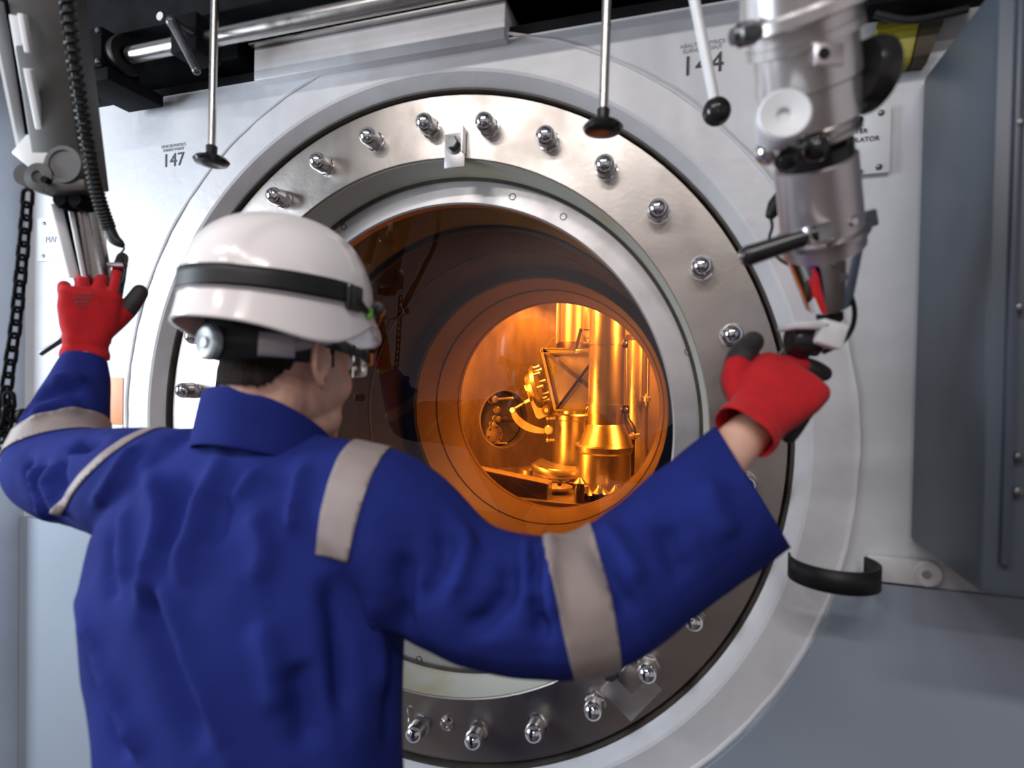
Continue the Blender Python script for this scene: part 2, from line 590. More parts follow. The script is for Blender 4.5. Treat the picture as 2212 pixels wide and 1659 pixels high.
# ================================================================== THE VIEWING WINDOW
win = bpy.data.objects.new('window_1', None)
COL.objects.link(win)
win.location = (0, 0, ZC)
struct(win, 'round shielded viewing window with bolted steel flange and amber glass')
AX = (0, 1, 0)
WO = (0, 0, ZC)
FY = 0.015           # flange face
MB().lathe(WO, AX, [(0.05, 0.787), (0.03, 0.787), (0.004, 0.787), (0.004, 0.781), (0.035, 0.779), (0.05, 0.772)], 160, False, True).build('gasket', 'gap', win)
flange = MB().lathe(WO, AX, [(FY + 0.002, 0.630), (FY, 0.632), (FY, 0.774), (FY + 0.002, 0.776), (0.06, 0.776), (0.06, 0.628)], 160, False, True).build('flange', 'flange', win, 30)
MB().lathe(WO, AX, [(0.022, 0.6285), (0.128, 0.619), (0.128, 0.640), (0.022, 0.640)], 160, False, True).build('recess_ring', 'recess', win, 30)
MB().lathe(WO, AX, [(0.117, 0.620), (0.117, 0.615), (0.128, 0.615), (0.128, 0.620)], 160, False, True).build('seal_line', 'gap', win)
bezel = MB().lathe(WO, AX, [(0.120, 0.614), (0.120, 0.560), (0.124, 0.556), (0.150, 0.556), (0.150, 0.614)], 160, False, True).build('bezel', 'bezel', win, 30)
MB().lathe(WO, AX, [(0.126, 0.557), (0.126, 0.0001)], 160, False).build('front_pane', 'pane', win)
win.children[-1]['label'] = 'clear reflective front glass'
solidify(win.children[-1], 0.004, 1)
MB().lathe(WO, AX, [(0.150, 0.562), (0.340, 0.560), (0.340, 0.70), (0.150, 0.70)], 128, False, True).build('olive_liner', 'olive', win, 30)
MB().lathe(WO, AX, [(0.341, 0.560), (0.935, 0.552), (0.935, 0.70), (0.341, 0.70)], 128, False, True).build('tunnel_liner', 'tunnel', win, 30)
for y in (0.36, 0.66):
    MB().lathe(WO, AX, [(y, 0.562), (y, 0.549), (y + 0.005, 0.549), (y + 0.005, 0.562)], 128, False, True).build('spacer_ring', 'gap', win)
MB().lathe(WO, AX, [(0.935, 0.60), (0.935, 0.512), (0.955, 0.510), (0.955, 0.60)], 128, False, True).build('inner_frame', 'tunnel', win)
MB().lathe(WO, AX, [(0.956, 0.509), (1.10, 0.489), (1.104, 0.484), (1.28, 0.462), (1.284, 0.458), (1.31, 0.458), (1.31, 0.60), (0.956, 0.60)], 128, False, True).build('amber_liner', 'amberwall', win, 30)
MB().lathe(WO, AX, [(0.960, 0.511), (0.960, 0.0001)], 128, False).build('amber_glass', 'amber', win)
solidify(win.children[-1], 0.004, 1)
win.children[-1]['label'] = 'amber lead glass'

# ---- acorn nuts on studs, evenly spaced on the flange
hexn = MB()
hexn.lathe((0, 0, 0), (0, -1, 0), [(0, 0.0205), (0.002, 0.0205), (0.0022, 0.019)], 24)
hexn.lathe((0, 0, 0), (0, -1, 0), [(0.002, 0.0185), (0.004, 0.0200), (0.014, 0.0200), (0.017, 0.0185)], 6)
prof = [(0.016, 0.0188)]
for i in range(9):
    a = PI / 2 * i / 8
    prof.append((0.032 + 0.0195 * math.sin(a), 0.0185 * math.cos(a)))
hexn.lathe((0, 0, 0), (0, -1, 0), prof, 24)
nut_me = hexn.mesh('acorn_nut')
nut_me.shade_smooth()
nut_me.set_sharp_from_angle(angle=math.radians(30))
nut_me.materials.append(M['chrome'])
for i in range(30):
    a = 2 * PI * i / 30
    o = bpy.data.objects.new('acorn_nut', nut_me)
    COL.objects.link(o)
    o.parent = flange
    o.location = (0.702 * math.sin(a), FY, ZC + 0.702 * math.cos(a))
    o.rotation_euler = (0, random.uniform(0, 1), 0)
    o.scale = (1.12, 1.06, 1.12)


def clip_plate(px, py, w, h, ang, name, fin=True):
    p = at_y(px, py, FY - 0.004)
    rot = Matrix.Rotation(ang, 3, 'Y')
    mb = MB()
    mb.box(p + rot @ Vector((0, 0, -0.012)), (w, 0.005, h), rot, 0.001)
    if fin:
        mb.box(p + rot @ Vector((w / 2, -0.010, 0.006)), (0.003, 0.02, h * 0.75), rot)
    o = mb.build(name, 'bezel', flange)
    b = MB()
    b.lathe(p + Vector((0, -0.002, 0)), (0, -1, 0), [(0, 0.021), (0.004, 0.021)], 24)
    b.lathe(p + Vector((0, -0.004, 0)), (0, -1, 0), [(0.002, 0.015), (0.016, 0.015), (0.018, 0.013)], 6)
    b.build('hex_bolt', 'dsteel', flange)


clip_plate(983, 314, 0.050, 0.078, 0.0, 'retaining_clip')
# lower clip: square plate set on its corner
p = at_y(1362, 1490, FY - 0.004)
rot = Matrix.Rotation(math.radians(38), 3, 'Y')
MB().box(p, (0.085, 0.006, 0.10), rot, 0.001).build('retaining_plate', 'bezel', flange)
MB().box(p + rot @ Vector((-0.02, -0.012, 0.028)), (0.045, 0.022, 0.045), rot, 0.002).build('plate_block', 'steel', flange)
q = at_y(1320, 1450, FY - 0.01)
MB().lathe(q, (0, -1, 0), [(0, 0.018), (0.006, 0.018), (0.006, 0.014), (0.02, 0.014)], 6).build('hex_bolt', 'dsteel', flange)
q = at_y(966, 1562, FY)
MB().lathe(q, (0, -1, 0), [(0, 0.016), (0.004, 0.016), (0.006, 0.012), (0.012, 0.011), (0.012, 0.006), (0.007, 0.005)], 20).build('cap_screw', 'chrome', flange)
q = at_y(886, 1545, FY)
MB().tube([q + Vector((-0.004, -0.004, 0.02)), q + Vector((0, -0.012, 0.012)), q + Vector((0.002, -0.012, -0.02)), q + Vector((-0.006, -0.004, -0.034))], 0.0022, 8, sub=4).build('split_pin', 'steel', flange)
for (x, y) in ((743, 490), (1107, 425), (1217, 468), (1487, 760), (905, 1424)):
    q = at_y(x, y, 0.120)
    b = MB()
    b.lathe(q, (0, -1, 0), [(-0.004, 0.0085), (0.0012, 0.0085), (0.0012, 0.0070), (-0.003, 0.0068)], 20)
    b.build('screw_hole', 'hole_shade', bezel)  # hole in the bezel, the dark inside given as black colour

# ================================================================== HOT CELL BEHIND THE GLASS
FZ = 0.96            # cell bench level
struct(holed_plate(0.50, -1.5, 1.5, 0.5, 2.7, 1.284, 1.31, 96).build('wall_cell_front', 'cellwall'))
c0 = Vector((-0.262, 2.46, 0))
dw = Vector((0.616, 0.788, 0))
nw = Vector((0.788, -0.616, 0))
far = c0 - dw * 1.6
PH = 0.172           # port hole radius
# left wall plane with a round port in it
port_c = None
v = ray(1090, 905)
t = (c0 - CAM).dot(nw) / v.dot(nw)
port_c = CAM + v * t
mb = MB()
n = 72
s0 = (far - port_c).dot(dw)
s1 = (c0 - port_c).dot(dw)
z0, z1 = 0.6 - port_c.z, 2.7 - port_c.z
angs = [2 * PI * i / n for i in range(n)]
for a_, b_ in ((s0, z0), (s0, z1), (s1, z0), (s1, z1)):
    angs.append(math.atan2(b_, a_) % (2 * PI))
angs = sorted(angs)
vin, vout, vback = [], [], []
for a in angs:
    c, s = math.cos(a), math.sin(a)
    ts = (s1 if c > 0 else s0) / c if abs(c) > 1e-9 else 1e9
    tz = (z1 if s > 0 else z0) / s if abs(s) > 1e-9 else 1e9
    tt = min(ts, tz)
    vin.append(mb.bm.verts.new(port_c + dw * (PH * c) + Vector((0, 0, PH * s))))
    vout.append(mb.bm.verts.new(port_c + dw * (tt * c) + Vector((0, 0, tt * s))))
    vback.append(mb.bm.verts.new(port_c + dw * (PH * c) + Vector((0, 0, PH * s)) - nw * 0.22))
for i in range(len(angs)):
    j = (i + 1) % len(angs)
    mb.bm.faces.new((vin[i], vin[j], vout[j], vout[i]))
    mb.bm.faces.new((vin[i], vback[i], vback[j], vin[j]))
struct(mb.build('wall_cell_left', 'cellwall', None, 30), 'stained stainless cell wall with a round port')
wall_box('wall_cell_back', -0.30, 1.5, 2.46, 2.5, 0.6, 2.7, 'cellwall', 'stained stainless back wall of the cell')
wall_box('wall_cell_right', 1.5, 1.54, 1.28, 2.5, 0.6, 2.7, 'cellwall')
wall_box('floor_cell', -1.5, 1.5, 1.31, 2.5, FZ - 0.04, FZ, 'cellwall', 'steel bench floor inside the cell')
wall_box('ceiling_cell', -1.5, 1.5, 1.28, 2.5, 2.66, 2.7, 'cellwall')

# ---- port plug with fittings set back in the left wall
port = thing('port_plug', 'dark round port plug with valve fittings in the cell wall', 'port', port_c)
U = dw
Vv = Vector((0, 0, 1))
pb = port_c - nw * 0.05


def pp(px, py, off=0.0):
    v = ray(px, py)
    b = port_c - nw * 0.05
    t = (b - CAM).dot(nw) / v.dot(nw)
    return CAM + v * t + nw * off


MB().lathe(pb - nw * 0.06, nw, [(0, 0.168), (0.05, 0.168), (0.06, 0.160)], 64).build('plug_face', 'cellblack', port)
MB().lathe(port_c - nw * 0.004, nw, [(0, 0.1725), (0.006, 0.1725), (0.006, 0.182), (0, 0.182)], 64, False, True).build('port_rim', 'cellmetal', port)
for (x, y, r, h) in ((1060, 862, 0.022, 0.05), (1098, 859, 0.008, 0.06), (1072, 885, 0.020, 0.02), (1068, 904, 0.017, 0.05), (1060, 915, 0.013, 0.04)):
    q = pp(x, y)
    MB().lathe(q, nw, [(0, r * 1.25), (0.006, r * 1.25), (0.006, r), (h, r), (h + 0.002, r * 0.8)], 20).build('fitting', 'cellmetal', port)
q = pp(1066, 938)
MB().lathe(q, nw, [(0, 0.062), (0.010, 0.062), (0.012, 0.058)], 40).build('cover_disc', 'cellmetal', port)
for k in range(6):
    a = k * PI / 3 + 0.3
    MB().lathe(q + U * (0.047 * math.cos(a)) + Vv * (0.047 * math.sin(a)), nw, [(0.010, 0.008), (0.018, 0.008), (0.020, 0.006)], 6).build('disc_screw', 'celldark', port)
MB().cyl(pp(1084, 904, 0.0), pp(1100, 903, 0.12), 0.020).build('spigot', 'celldark', port)
MB().cyl(pp(1073, 957, 0.012), pp(1093, 957, 0.012), 0.005).build('pin', 'cellmetal', port)
MB().cyl(pp(1066, 862, 0.02), pp(1098, 859, 0.05), 0.009).build('valve_stem', 'cellmetal', port)

# ---- hinged port door with arm and curved link
DY = 2.00
pd = thing('port_door', 'hinged port door with bent arm and curved steel link', 'hatch', at_y(1185, 945, DY))


def cp(px, py, y=DY):
    return at_y(px, py, y)


def plate_px(poly, y, t, name, m, parent, bevel=0.002):
    return MB().prism([at_y(a, b, y) for a, b in poly], (0, t, 0)).build(name, m, parent, 30, bevel)


dax = (CR * 0.94 + CU * 0.27 - CF * 0.16).normalized()
dc = cp(1160, 832)
MB().lathe(dc - dax * 0.02, dax, [(0, 0.104), (0.003, 0.108), (0.013, 0.108), (0.013, 0.118), (0.026, 0.118), (0.028, 0.112)], 48).build('door_disc', 'cellmetal', pd)
MB().lathe(dc - dax * 0.055, dax, [(0, 0.070), (0.03, 0.082), (0.036, 0.082)], 40).build('door_boss', 'cellmetal', pd)
u2 = dax.cross(Vector((0, 1, 0))).normalized()
v2 = dax.cross(u2)
for k in range(8):
    a = k * PI / 4 + 0.2
    q = dc + (u2 * math.cos(a) + v2 * math.sin(a)) * 0.102
    MB().lathe(q, dax, [(0, 0.009), (0.035, 0.009), (0.036, 0.013), (0.046, 0.013)], 10).build('door_stud', 'cellmetal', pd)
plate_px([(1135, 842), (1142, 840), (1156, 872), (1162, 880), (1172, 882), (1181, 875), (1190, 880), (1190, 893), (1182, 899), (1164, 906), (1157, 901), (1150, 882)], DY - 0.03, 0.016, 'bent_arm', 'cellwall', pd)
hub = cp(1181, 886, DY - 0.05)
MB().lathe(hub, (0, 1, 0), [(-0.006, 0.012), (-0.006, 0.024), (0.0, 0.024), (0.0, 0.030), (0.03, 0.030)], 28).build('pivot', 'celldark', pd)
MB().lathe(hub, (0, 1, 0), [(-0.012, 0.012), (0.0, 0.012)], 20).build('pivot_pin', 'cellmetal', pd)
plate_px([(1131, 833), (1143, 828), (1147, 840), (1136, 846)], DY - 0.035, 0.02, 'knuckle', 'cellmetal', pd)
# curved link
arc_o, arc_i = [], []
P0, P1, P2, P3 = Vector((1107, 886)), Vector((1116, 916)), Vector((1145, 931)), Vector((1184, 932))
for i in range(15):
    s = i / 14
    b = P0 * (1 - s) ** 3 + P1 * 3 * s * (1 - s) ** 2 + P2 * 3 * s * s * (1 - s) + P3 * s ** 3
    d = (P1 - P0) * 3 * (1 - s) ** 2 + (P2 - P1) * 6 * s * (1 - s) + (P3 - P2) * 3 * s * s
    d.normalize()
    nn = Vector((-d.y, d.x))
    w = 3.5 + 5.0 * math.sin(PI * min(1, s * 0.85 + 0.10))
    arc_o.append(b + nn * w)
    arc_i.append(b - nn * w)
plate_px([tuple(p) for p in arc_o] + [tuple(p) for p in reversed(arc_i)], DY - 0.05, 0.014, 'curved_link', 'cellwall', pd, 0.0015)
for (x, y, r) in ((1107, 886, 0.018), (1184, 929, 0.026)):
    q = cp(x, y, DY - 0.056)
    MB().lathe(q, (0, 1, 0), [(-0.004, r * 0.55), (-0.004, r * 0.8), (0, r), (0.024, r)], 24).build('link_pin', 'cellmetal', pd)
MB().cyl(cp(1109, 884, DY - 0.045), cp(1128, 873, DY - 0.045), 0.009).cyl(cp(1126, 874, DY - 0.045), cp(1136, 868, DY - 0.045), 0.005).build('link_rod', 'cellmetal', pd)
plate_px([(1132, 866), (1143, 860), (1146, 867), (1135, 872)], DY - 0.05, 0.02, 'clevis', 'cellmetal', pd)
for (y0, y1) in ((898, 925), (935, 950)):
    MB().cyl(cp(1184, y0, DY), cp(1184, y1, DY), 0.007).build('hinge_rod', 'celldark', pd)
for y in (903, 950):
    MB().cyl(cp(1182, y, DY - 0.01), cp(1200, y, DY - 0.01), 0.011).cyl(cp(1181, y, DY - 0.01), cp(1186, y, DY - 0.01), 0.016).build('hinge_stub', 'cellmetal', pd)


def vessel(name, label, cxpx, y, prof, m='cellmetal', group=None, n=48):
    """prof: list of (pixel row, half width in pixels) from top to bottom along a vertical axis"""
    base = at_y(cxpx, prof[-1][0], y)
    k = (base - CAM).dot(CF) / FPX
    t = thing(name, label, 'vessel', (base.x, y, FZ), group)
    return t, base, k


def zrow(cxpx, row, y):
    return at_y(cxpx, row, y).z


def body(px, y, prof, name, m, parent, n=48, ztop=None, zbot=None):
    c = at_y(px, 830, y)
    k = (c - CAM).dot(CF) / FPX
    pr = []
    for row, hw in prof:
        pr.append((zrow(px, row, y), hw * k))
    if ztop is not None:
        pr[0] = (ztop, pr[0][1])
    if zbot is not None:
        pr[-1] = (zbot, pr[-1][1])
    return MB().lathe((c.x, y, 0), (0, 0, 1), pr, n).build(name, m, parent, 30)


# front column
CY = 1.72
col1 = thing('process_column', 'tall bright steel column with clamp bands and conical skirt', 'vessel', (at_y(1310, 900, CY).x, CY, FZ))
body(1310, CY, [(600, 38.5), (920, 38.5)], 'column_tube', 'cellmetal', col1, ztop=2.66)
body(1311, CY, [(915, 38), (921, 42), (958, 57), (962, 60)], 'cone_skirt', 'cellmetal', col1)
body(1307, CY, [(959, 60), (963, 62), (974, 61), (978, 58)], 'skirt_flange', 'cellmetal', col1)
body(1307, CY, [(976, 58), (1010, 59), (1068, 59)], 'base_drum', 'cellmetal', col1, zbot=FZ)
for (a, b) in ((729, 746), (872, 893)):
    body(1310, CY, [(a, 38.7), (a, 40.5), (b, 40.5), (b, 38.7)], 'clamp_band', 'cellmetal', col1)
for (x, y) in ((1275, 738), (1351, 742), (1272, 882), (1353, 884)):
    q = at_y(x, y, CY - 0.02)
    MB().box(q, (0.025, 0.03, 0.042), None, 0.003).build('band_lug', 'celldark', col1)
    MB().lathe(q + Vector((0, -0.015, 0)), (0, -1, 0), [(0, 0.010), (0.010, 0.010), (0.012, 0.007)], 10).build('band_bolt', 'cellmetal', col1)

# left column behind the chute
LY = 2.10
col2 = thing('process_column', 'steel column behind the braced chute, partly hidden', 'vessel', (at_y(1236, 900, LY).x, LY, FZ))
body(1236, LY, [(600, 31), (800, 31)], 'upper_tube', 'cellmetal', col2, ztop=2.66)
body(1236, LY, [(740, 33), (744, 35), (756, 35), (758, 33)], 'tube_flange', 'celldark', col2)
body(1236, LY, [(893, 37), (896, 41), (906, 41), (908, 39.5), (1040, 39.5)], 'lower_drum', 'cellmetal', col2, zbot=FZ)
body(1236, LY, [(798, 30), (893, 30)], 'middle_tube', 'cellmetal', col2)
MB().cyl(at_y(1203, 742, LY - 0.08), Vector((at_y(1203, 742, LY - 0.08).x, LY - 0.08, 2.66)), 0.008).build('guide_rod', 'cellmetal', col2)

# right column
RY = 2.12
col3 = thing('process_column', 'slim steel column at the right edge of the glass', 'vessel', (at_y(1376, 900, RY).x, RY, FZ))
body(1378, RY, [(600, 22), (712, 22)], 'upper_tube', 'cellmetal', col3, ztop=2.66)
body(1378, RY, [(724, 28), (736, 28)], 'tube_flange', 'celldark', col3)
body(1377, RY, [(736, 25.5), (876, 25.5)], 'column_tube', 'cellmetal', col3)
body(1377, RY, [(876, 24.5), (965, 24.5), (972, 27), (985, 27)], 'lower_tube', 'cellmetal', col3, zbot=FZ)
MB().cyl(Vector((at_y(1400, 740, RY - .1).x, RY - .1, at_y(1400, 740, RY - .1).z)), at_y(1399, 852, RY - .1), 0.004).build('valve_rod', 'cellmetal', col3)
MB().lathe(at_y(1397, 862, RY - .1), (0, 0, 1), [(-0.035, 0.006), (-0.012, 0.010), (-0.012, 0.020), (0.008, 0.020), (0.010, 0.012), (0.03, 0.010)], 16).build('valve_body', 'cellmetal', col3)
MB().cyl(at_y(1388, 858, RY - .1), at_y(1405, 858, RY - .1), 0.007).build('valve_handle', 'cellmetal', col3)
MB().cyl(at_y(1352.5, 752, 1.86), at_y(1352.5, 905, 1.86), 0.010).build('bright_riser', 'cellmetal', tag(bpy.data.objects.new('riser_pipe', None), 'thin bright riser pipe right of the front column', 'pipe'))
rp = bpy.data.objects['riser_pipe']
COL.objects.link(rp)
MB().tube([at_y(1352, 890, 1.86), at_y(1354, 905, 1.86), at_y(1362, 925, 1.86), at_y(1366, 948, 1.86)], [0.012, 0.016, 0.026, 0.028], 14, sub=4).build('pipe_elbow', 'celldark', rp)
MB().cyl(at_y(1366, 946, 1.86), Vector((at_y(1366, 946, 1.86).x, 1.86, FZ)), 0.014).build('pipe_leg', 'celldark', rp)
MB().cyl(at_y(1358, 942, 1.84), at_y(1382, 941, 1.84), 0.012).cyl(at_y(1362, 942, 1.83), at_y(1370, 942, 1.83), 0.020).build('pipe_valve', 'cellmetal', rp)

# ---- braced chute
HY = 1.90
ch = thing('braced_chute', 'tapered sheet steel chute with crossed angle braces', 'chute', at_y(1230, 886, HY))
quad = [(1172, 755), (1276, 757), (1276, 886), (1201, 886)]
plate_px(quad, HY, 0.012, 'chute_panel', 'cellmetal', ch)
dpt = Vector((0, 0.16, 0))
MB().prism([at_y(1172, 755, HY), at_y(1201, 886, HY), at_y(1201, 886, HY) + dpt * 0.6, at_y(1172, 755, HY) + dpt], (0.006, 0, 0)).build('chute_side', 'cellmetal', ch)


def angle_bar(a, b, w, name, off=0.0, parent=ch, y=HY):
    p0, p1 = at_y(*a, y - 0.008 - off), at_y(*b, y - 0.008 - off)
    mb = MB()
    mb.beam(p0, p1, w, 0.006, (p1 - p0).cross(Vector((0, 1, 0))))
    s = (p1 - p0).cross(Vector((0, 1, 0))).normalized() * (w / 2)
    mb.beam(p0 + s + Vector((0, -0.006, 0)), p1 + s + Vector((0, -0.006, 0)), 0.004, 0.016, s)
    return mb.build(name, 'celldark' if name == 'brace' else 'cellmetal', parent)


angle_bar((1173, 756), (1276, 838), 0.022, 'brace')
angle_bar((1203, 884), (1276, 786), 0.012, 'brace', 0.008)
angle_bar((1170, 757), (1276, 757), 0.022, 'frame_bar')
angle_bar((1172, 764), (1276, 766), 0.010, 'frame_bar', 0.004)
angle_bar((1200, 886), (1276, 886), 0.010, 'frame_bar')
angle_bar((1170, 755), (1200, 886), 0.016, 'frame_bar')
angle_bar((1244, 758), (1256, 711), 0.016, 'upper_strut', 0.01)
angle_bar((1256, 711), (1270, 730), 0.014, 'upper_strut', 0.01)
angle_bar((1252, 711), (1277, 713), 0.008, 'upper_strut', 0.0)
MB().tube([at_y(1178, 752, HY), at_y(1198, 727, HY), at_y(1199, 742, HY)], 0.003, 6).build('wire_stay', 'cellmetal', ch)
MB().box(at_y(1258, 759, HY - 0.02), (0.07, 0.02, 0.022), None, 0.002).build('hinge_block', 'cellmetal', ch)

# ---- things on the cell bench
def on_bench(px, row):
    return at_z(px, row, FZ)


q = at_y(1120, 1058, 1.50)
TY = 1.385
tl, tr = at_y(1056, 1024, TY), at_y(1187, 1045, TY)
tray = thing('steel_tray', 'dark folded steel box with bright top lip at lower left', 'tray', ((tl.x + tr.x) / 2, TY, FZ))
MB().prism([Vector((tl.x - 0.16, TY, FZ)), Vector((tr.x, TY - 0.03, FZ)), Vector((tr.x, TY - 0.03, tr.z)), Vector((tl.x - 0.16, TY, tl.z + 0.03))], (0, 0.012, 0)).build('front_sheet', 'celldark', tray)
MB().prism([Vector((tl.x - 0.16, TY, tl.z + 0.03)), Vector((tr.x, TY - 0.03, tr.z)), Vector((tr.x + 0.006, TY + 0.035, tr.z + 0.006)), Vector((tl.x - 0.16, TY + 0.045, tl.z + 0.038))], (0, 0, 0.004)).build('top_lip', 'cellmetal', tray)
MB().box((tr.x, TY + 0.005, (FZ + tr.z) / 2), (0.008, 0.07, tr.z - FZ), None).build('end_sheet', 'cellmetal', tray)

# curved hood over a drum section
hy = 1.78
hood = thing('curved_hood', 'brightly lit curved steel hood with overhanging rim', 'hood', (at_y(1200, 1020, hy).x, hy, FZ))
cc = at_y(1200, 1020, hy + 0.02)
mb = MB()
nseg = 20
a0, a1 = math.radians(205), math.radians(335)
R = 0.145
for (r, zb, zt, tilt, nm, m_) in ((R, FZ, at_y(1200, 1012, hy).z, 0.0, 'drum_section', 'cellmetal'),):
    vs = []
    for i in range(nseg + 1):
        a = a0 + (a1 - a0) * i / nseg
        vs.append((Vector((cc.x + r * math.cos(a), cc.y + 0.10 + r * math.sin(a), zb)), Vector((cc.x + r * math.cos(a), cc.y + 0.10 + r * math.sin(a), zt))))
    mb = MB()
    A = [(mb.bm.verts.new(b), mb.bm.verts.new(t_)) for b, t_ in vs]
    for i in range(nseg):
        mb.bm.faces.new((A[i][0], A[i + 1][0], A[i + 1][1], A[i][1]))
    o = mb.build(nm, m_, hood)
    solidify(o, 0.005)
rim = []
pl, pr_ = at_y(1148, 1001, hy), at_y(1256, 1020, hy)
for i in range(15):
    s = i / 14
    p = pl.lerp(pr_, s) + Vector((0, -0.05 * math.sin(PI * s), -0.012 * math.sin(PI * s)))
    rim.append(p)
mb = MB()
T = [(mb.bm.verts.new(p), mb.bm.verts.new(p + Vector((0, -0.01, -0.034))), mb.bm.verts.new(p + Vector((0.02, 0.14, 0.014)))) for p in rim]
for i in range(14):
    mb.bm.faces.new((T[i][1], T[i + 1][1], T[i + 1][0], T[i][0]))
    mb.bm.faces.new((T[i][0], T[i + 1][0], T[i + 1][2], T[i][2]))
solidify(mb.build('rim', 'cellmetal', hood), 0.005)

b0 = on_bench(1141, 1027)
cup = thing('shallow_cup', 'small shallow steel cup with flat rim behind the tray', 'cup', b0)
MB().lathe(b0, (0, 0, 1), [(0, 0.078), (0.004, 0.078), (0.005, 0.052), (0.035, 0.052), (0.035, 0.048), (0.006, 0.048)], 40).build('cup_body', 'cellmetal', cup)
b0 = Vector((at_y(1202, 1060, 1.54).x, 1.54, FZ))
pot = thing('open_pot', 'open steel pot with wide bright bowl rim', 'pot', b0)
zt = at_y(1202, 1050, 1.54).z
MB().lathe(b0, (0, 0, 1), [(0, 0.05), (zt - FZ - 0.03, 0.05), (zt - FZ - 0.012, 0.072), (zt - FZ, 0.080), (zt - FZ, 0.074), (zt - FZ - 0.02, 0.045), (zt - FZ - 0.03, 0.02)], 40).build('pot_body', 'cellmetal', pot)
for a in (0.4, 1.4, 2.6, 4.0, 5.2):
    MB().lathe(b0 + Vector((0.05 * math.cos(a), 0.05 * math.sin(a) * 1, 0.05)), (math.cos(a), math.sin(a), 0), [(-0.004, 0.010), (0.010, 0.010), (0.012, 0.006)], 10).build('side_screw', 'celldark', pot)
q0, q1 = at_y(1190, 1040, 1.66), at_y(1255, 1046, 1.66)
ang = thing('bench_bracket', 'dark angle bracket standing behind the open pot', 'bracket', ((q0.x + q1.x) / 2, 1.66, FZ))
MB().prism([Vector((q0.x, 1.66, FZ)), Vector((q1.x, 1.66, FZ)), q1, q0], (0, 0.012, 0)).build('web', 'celldark', ang)
MB().box(((q0.x + q1.x) / 2, 1.672, (q0.z + q1.z) / 2 - 0.002), (q1.x - q0.x, 0.024, 0.008), Matrix.Rotation(math.atan2(q0.z - q1.z, q1.x - q0.x), 3, 'Y')).build('top_leg', 'cellmetal', ang)

labs = ['conical capped steel bottle nearest the open pot', 'conical capped steel bottle with dark side hole, second of three', 'conical capped steel bottle farthest right along the glass']
for k, (x, row, y) in enumerate(((1268, 1050, 1.42), (1298, 1048, 1.42), (1333, 1048, 1.46))):
    top = at_y(x, row, y)
    kk = (top - CAM).dot(CF) / FPX
    h = top.z - FZ
    w = 17.5 * kk
    t_ = thing('conical_bottle', labs[k], 'bottle', (top.x, y, FZ), 'conical bottles along the bottom of the glass')
    MB().lathe((top.x, y, FZ), (0, 0, 1), [(0, w), (h - 0.040, w), (h - 0.036, w * 1.03)], 32).build('bottle_body', 'celldark', t_)
    MB().lathe((top.x, y, FZ), (0, 0, 1), [(h - 0.037, w * 1.05), (h - 0.006, w * 0.42), (h, w * 0.40), (h + 0.001, w * 0.22)], 32).build('cone_cap', 'cellmetal', t_)
    q = Vector((top.x + (0.008 if k == 1 else -0.004), y - w - 0.001, h * 0.42 + FZ))
    MB().lathe(q, (0, 1, 0), [(-0.0015, 0.013), (-0.0015, 0.010), (0.006, 0.010)], 18).build('side_hole', 'hole_shade', t_)
b0 = Vector((at_y(1252, 1070, 1.36).x, 1.36, FZ))
fl = thing('small_flask', 'small dark flask with dished lid in front of the bottles', 'flask', b0)
MB().lathe(b0, (0, 0, 1), [(0, 0.024), (0.06, 0.025), (0.075, 0.020), (0.10, 0.014)], 28).build('flask_body', 'celldark', fl)
MB().lathe(b0, (0, 0, 1), [(0.085, 0.030), (0.09, 0.030), (0.112, 0.008)], 28).build('flask_lid', 'cellmetal', fl)
b0 = Vector((at_y(1405, 1010, 2.05).x, 2.05, FZ))
sv = thing('small_valve', 'small bright valve on the bench by the right column', 'valve', b0)
MB().lathe(b0, (0, 0, 1), [(0, 0.035), (0.01, 0.035), (0.012, 0.02), (0.06, 0.02), (0.06, 0.032), (0.085, 0.032)], 24).build('valve_body', 'cellmetal', sv)


# ================================================================== WALL FITTINGS
# white cover plate on the top edge of the wall
pa, pb_, pc, pd_ = at_y(546, 172, WY - 0.03), at_y(1089, 82, WY - 0.03), at_y(1085, 8, WY - 0.03), at_y(546, 96, WY - 0.03)
zb, zt = (pa.z + pb_.z) / 2, (pc.z + pd_.z) / 2
cov = thing('cover_box', 'long white painted cover box along the top of the wall', 'cover', ((pa.x + pb_.x) / 2, WY, zb))
MB().box(((pa.x + pb_.x) / 2, WY + 0.048, (zb + zt) / 2), (pb_.x - pa.x, 0.15, zt - zb), None, 0.003).build('cover_shell', 'collar', cov)
MB().box(((pa.x + pb_.x) / 2, WY + 0.04, zt + 0.002), (pb_.x - pa.x + 0.004, 0.166, 0.004), None).build('cover_lip', 'steel', cov)

# black steel angle on the wall top
led = thing('steel_ledge', 'black steel angle ledge along the top of the white wall', 'ledge', (-0.8, 0.03, 2.255))
for x0, x1 in ((-1.292, pa.x - 0.002), (pb_.x + 0.002, 3.25)):
    MB().box(((x0 + x1) / 2, 0.03, 2.266), (x1 - x0, 0.125, 0.022), None, 0.002).build('ledge_bar', 'black', led)
    MB().box(((x0 + x1) / 2, 0.085, 2.31), (x1 - x0, 0.012, 0.07), None, 0.002).build('ledge_upstand', 'black', led)

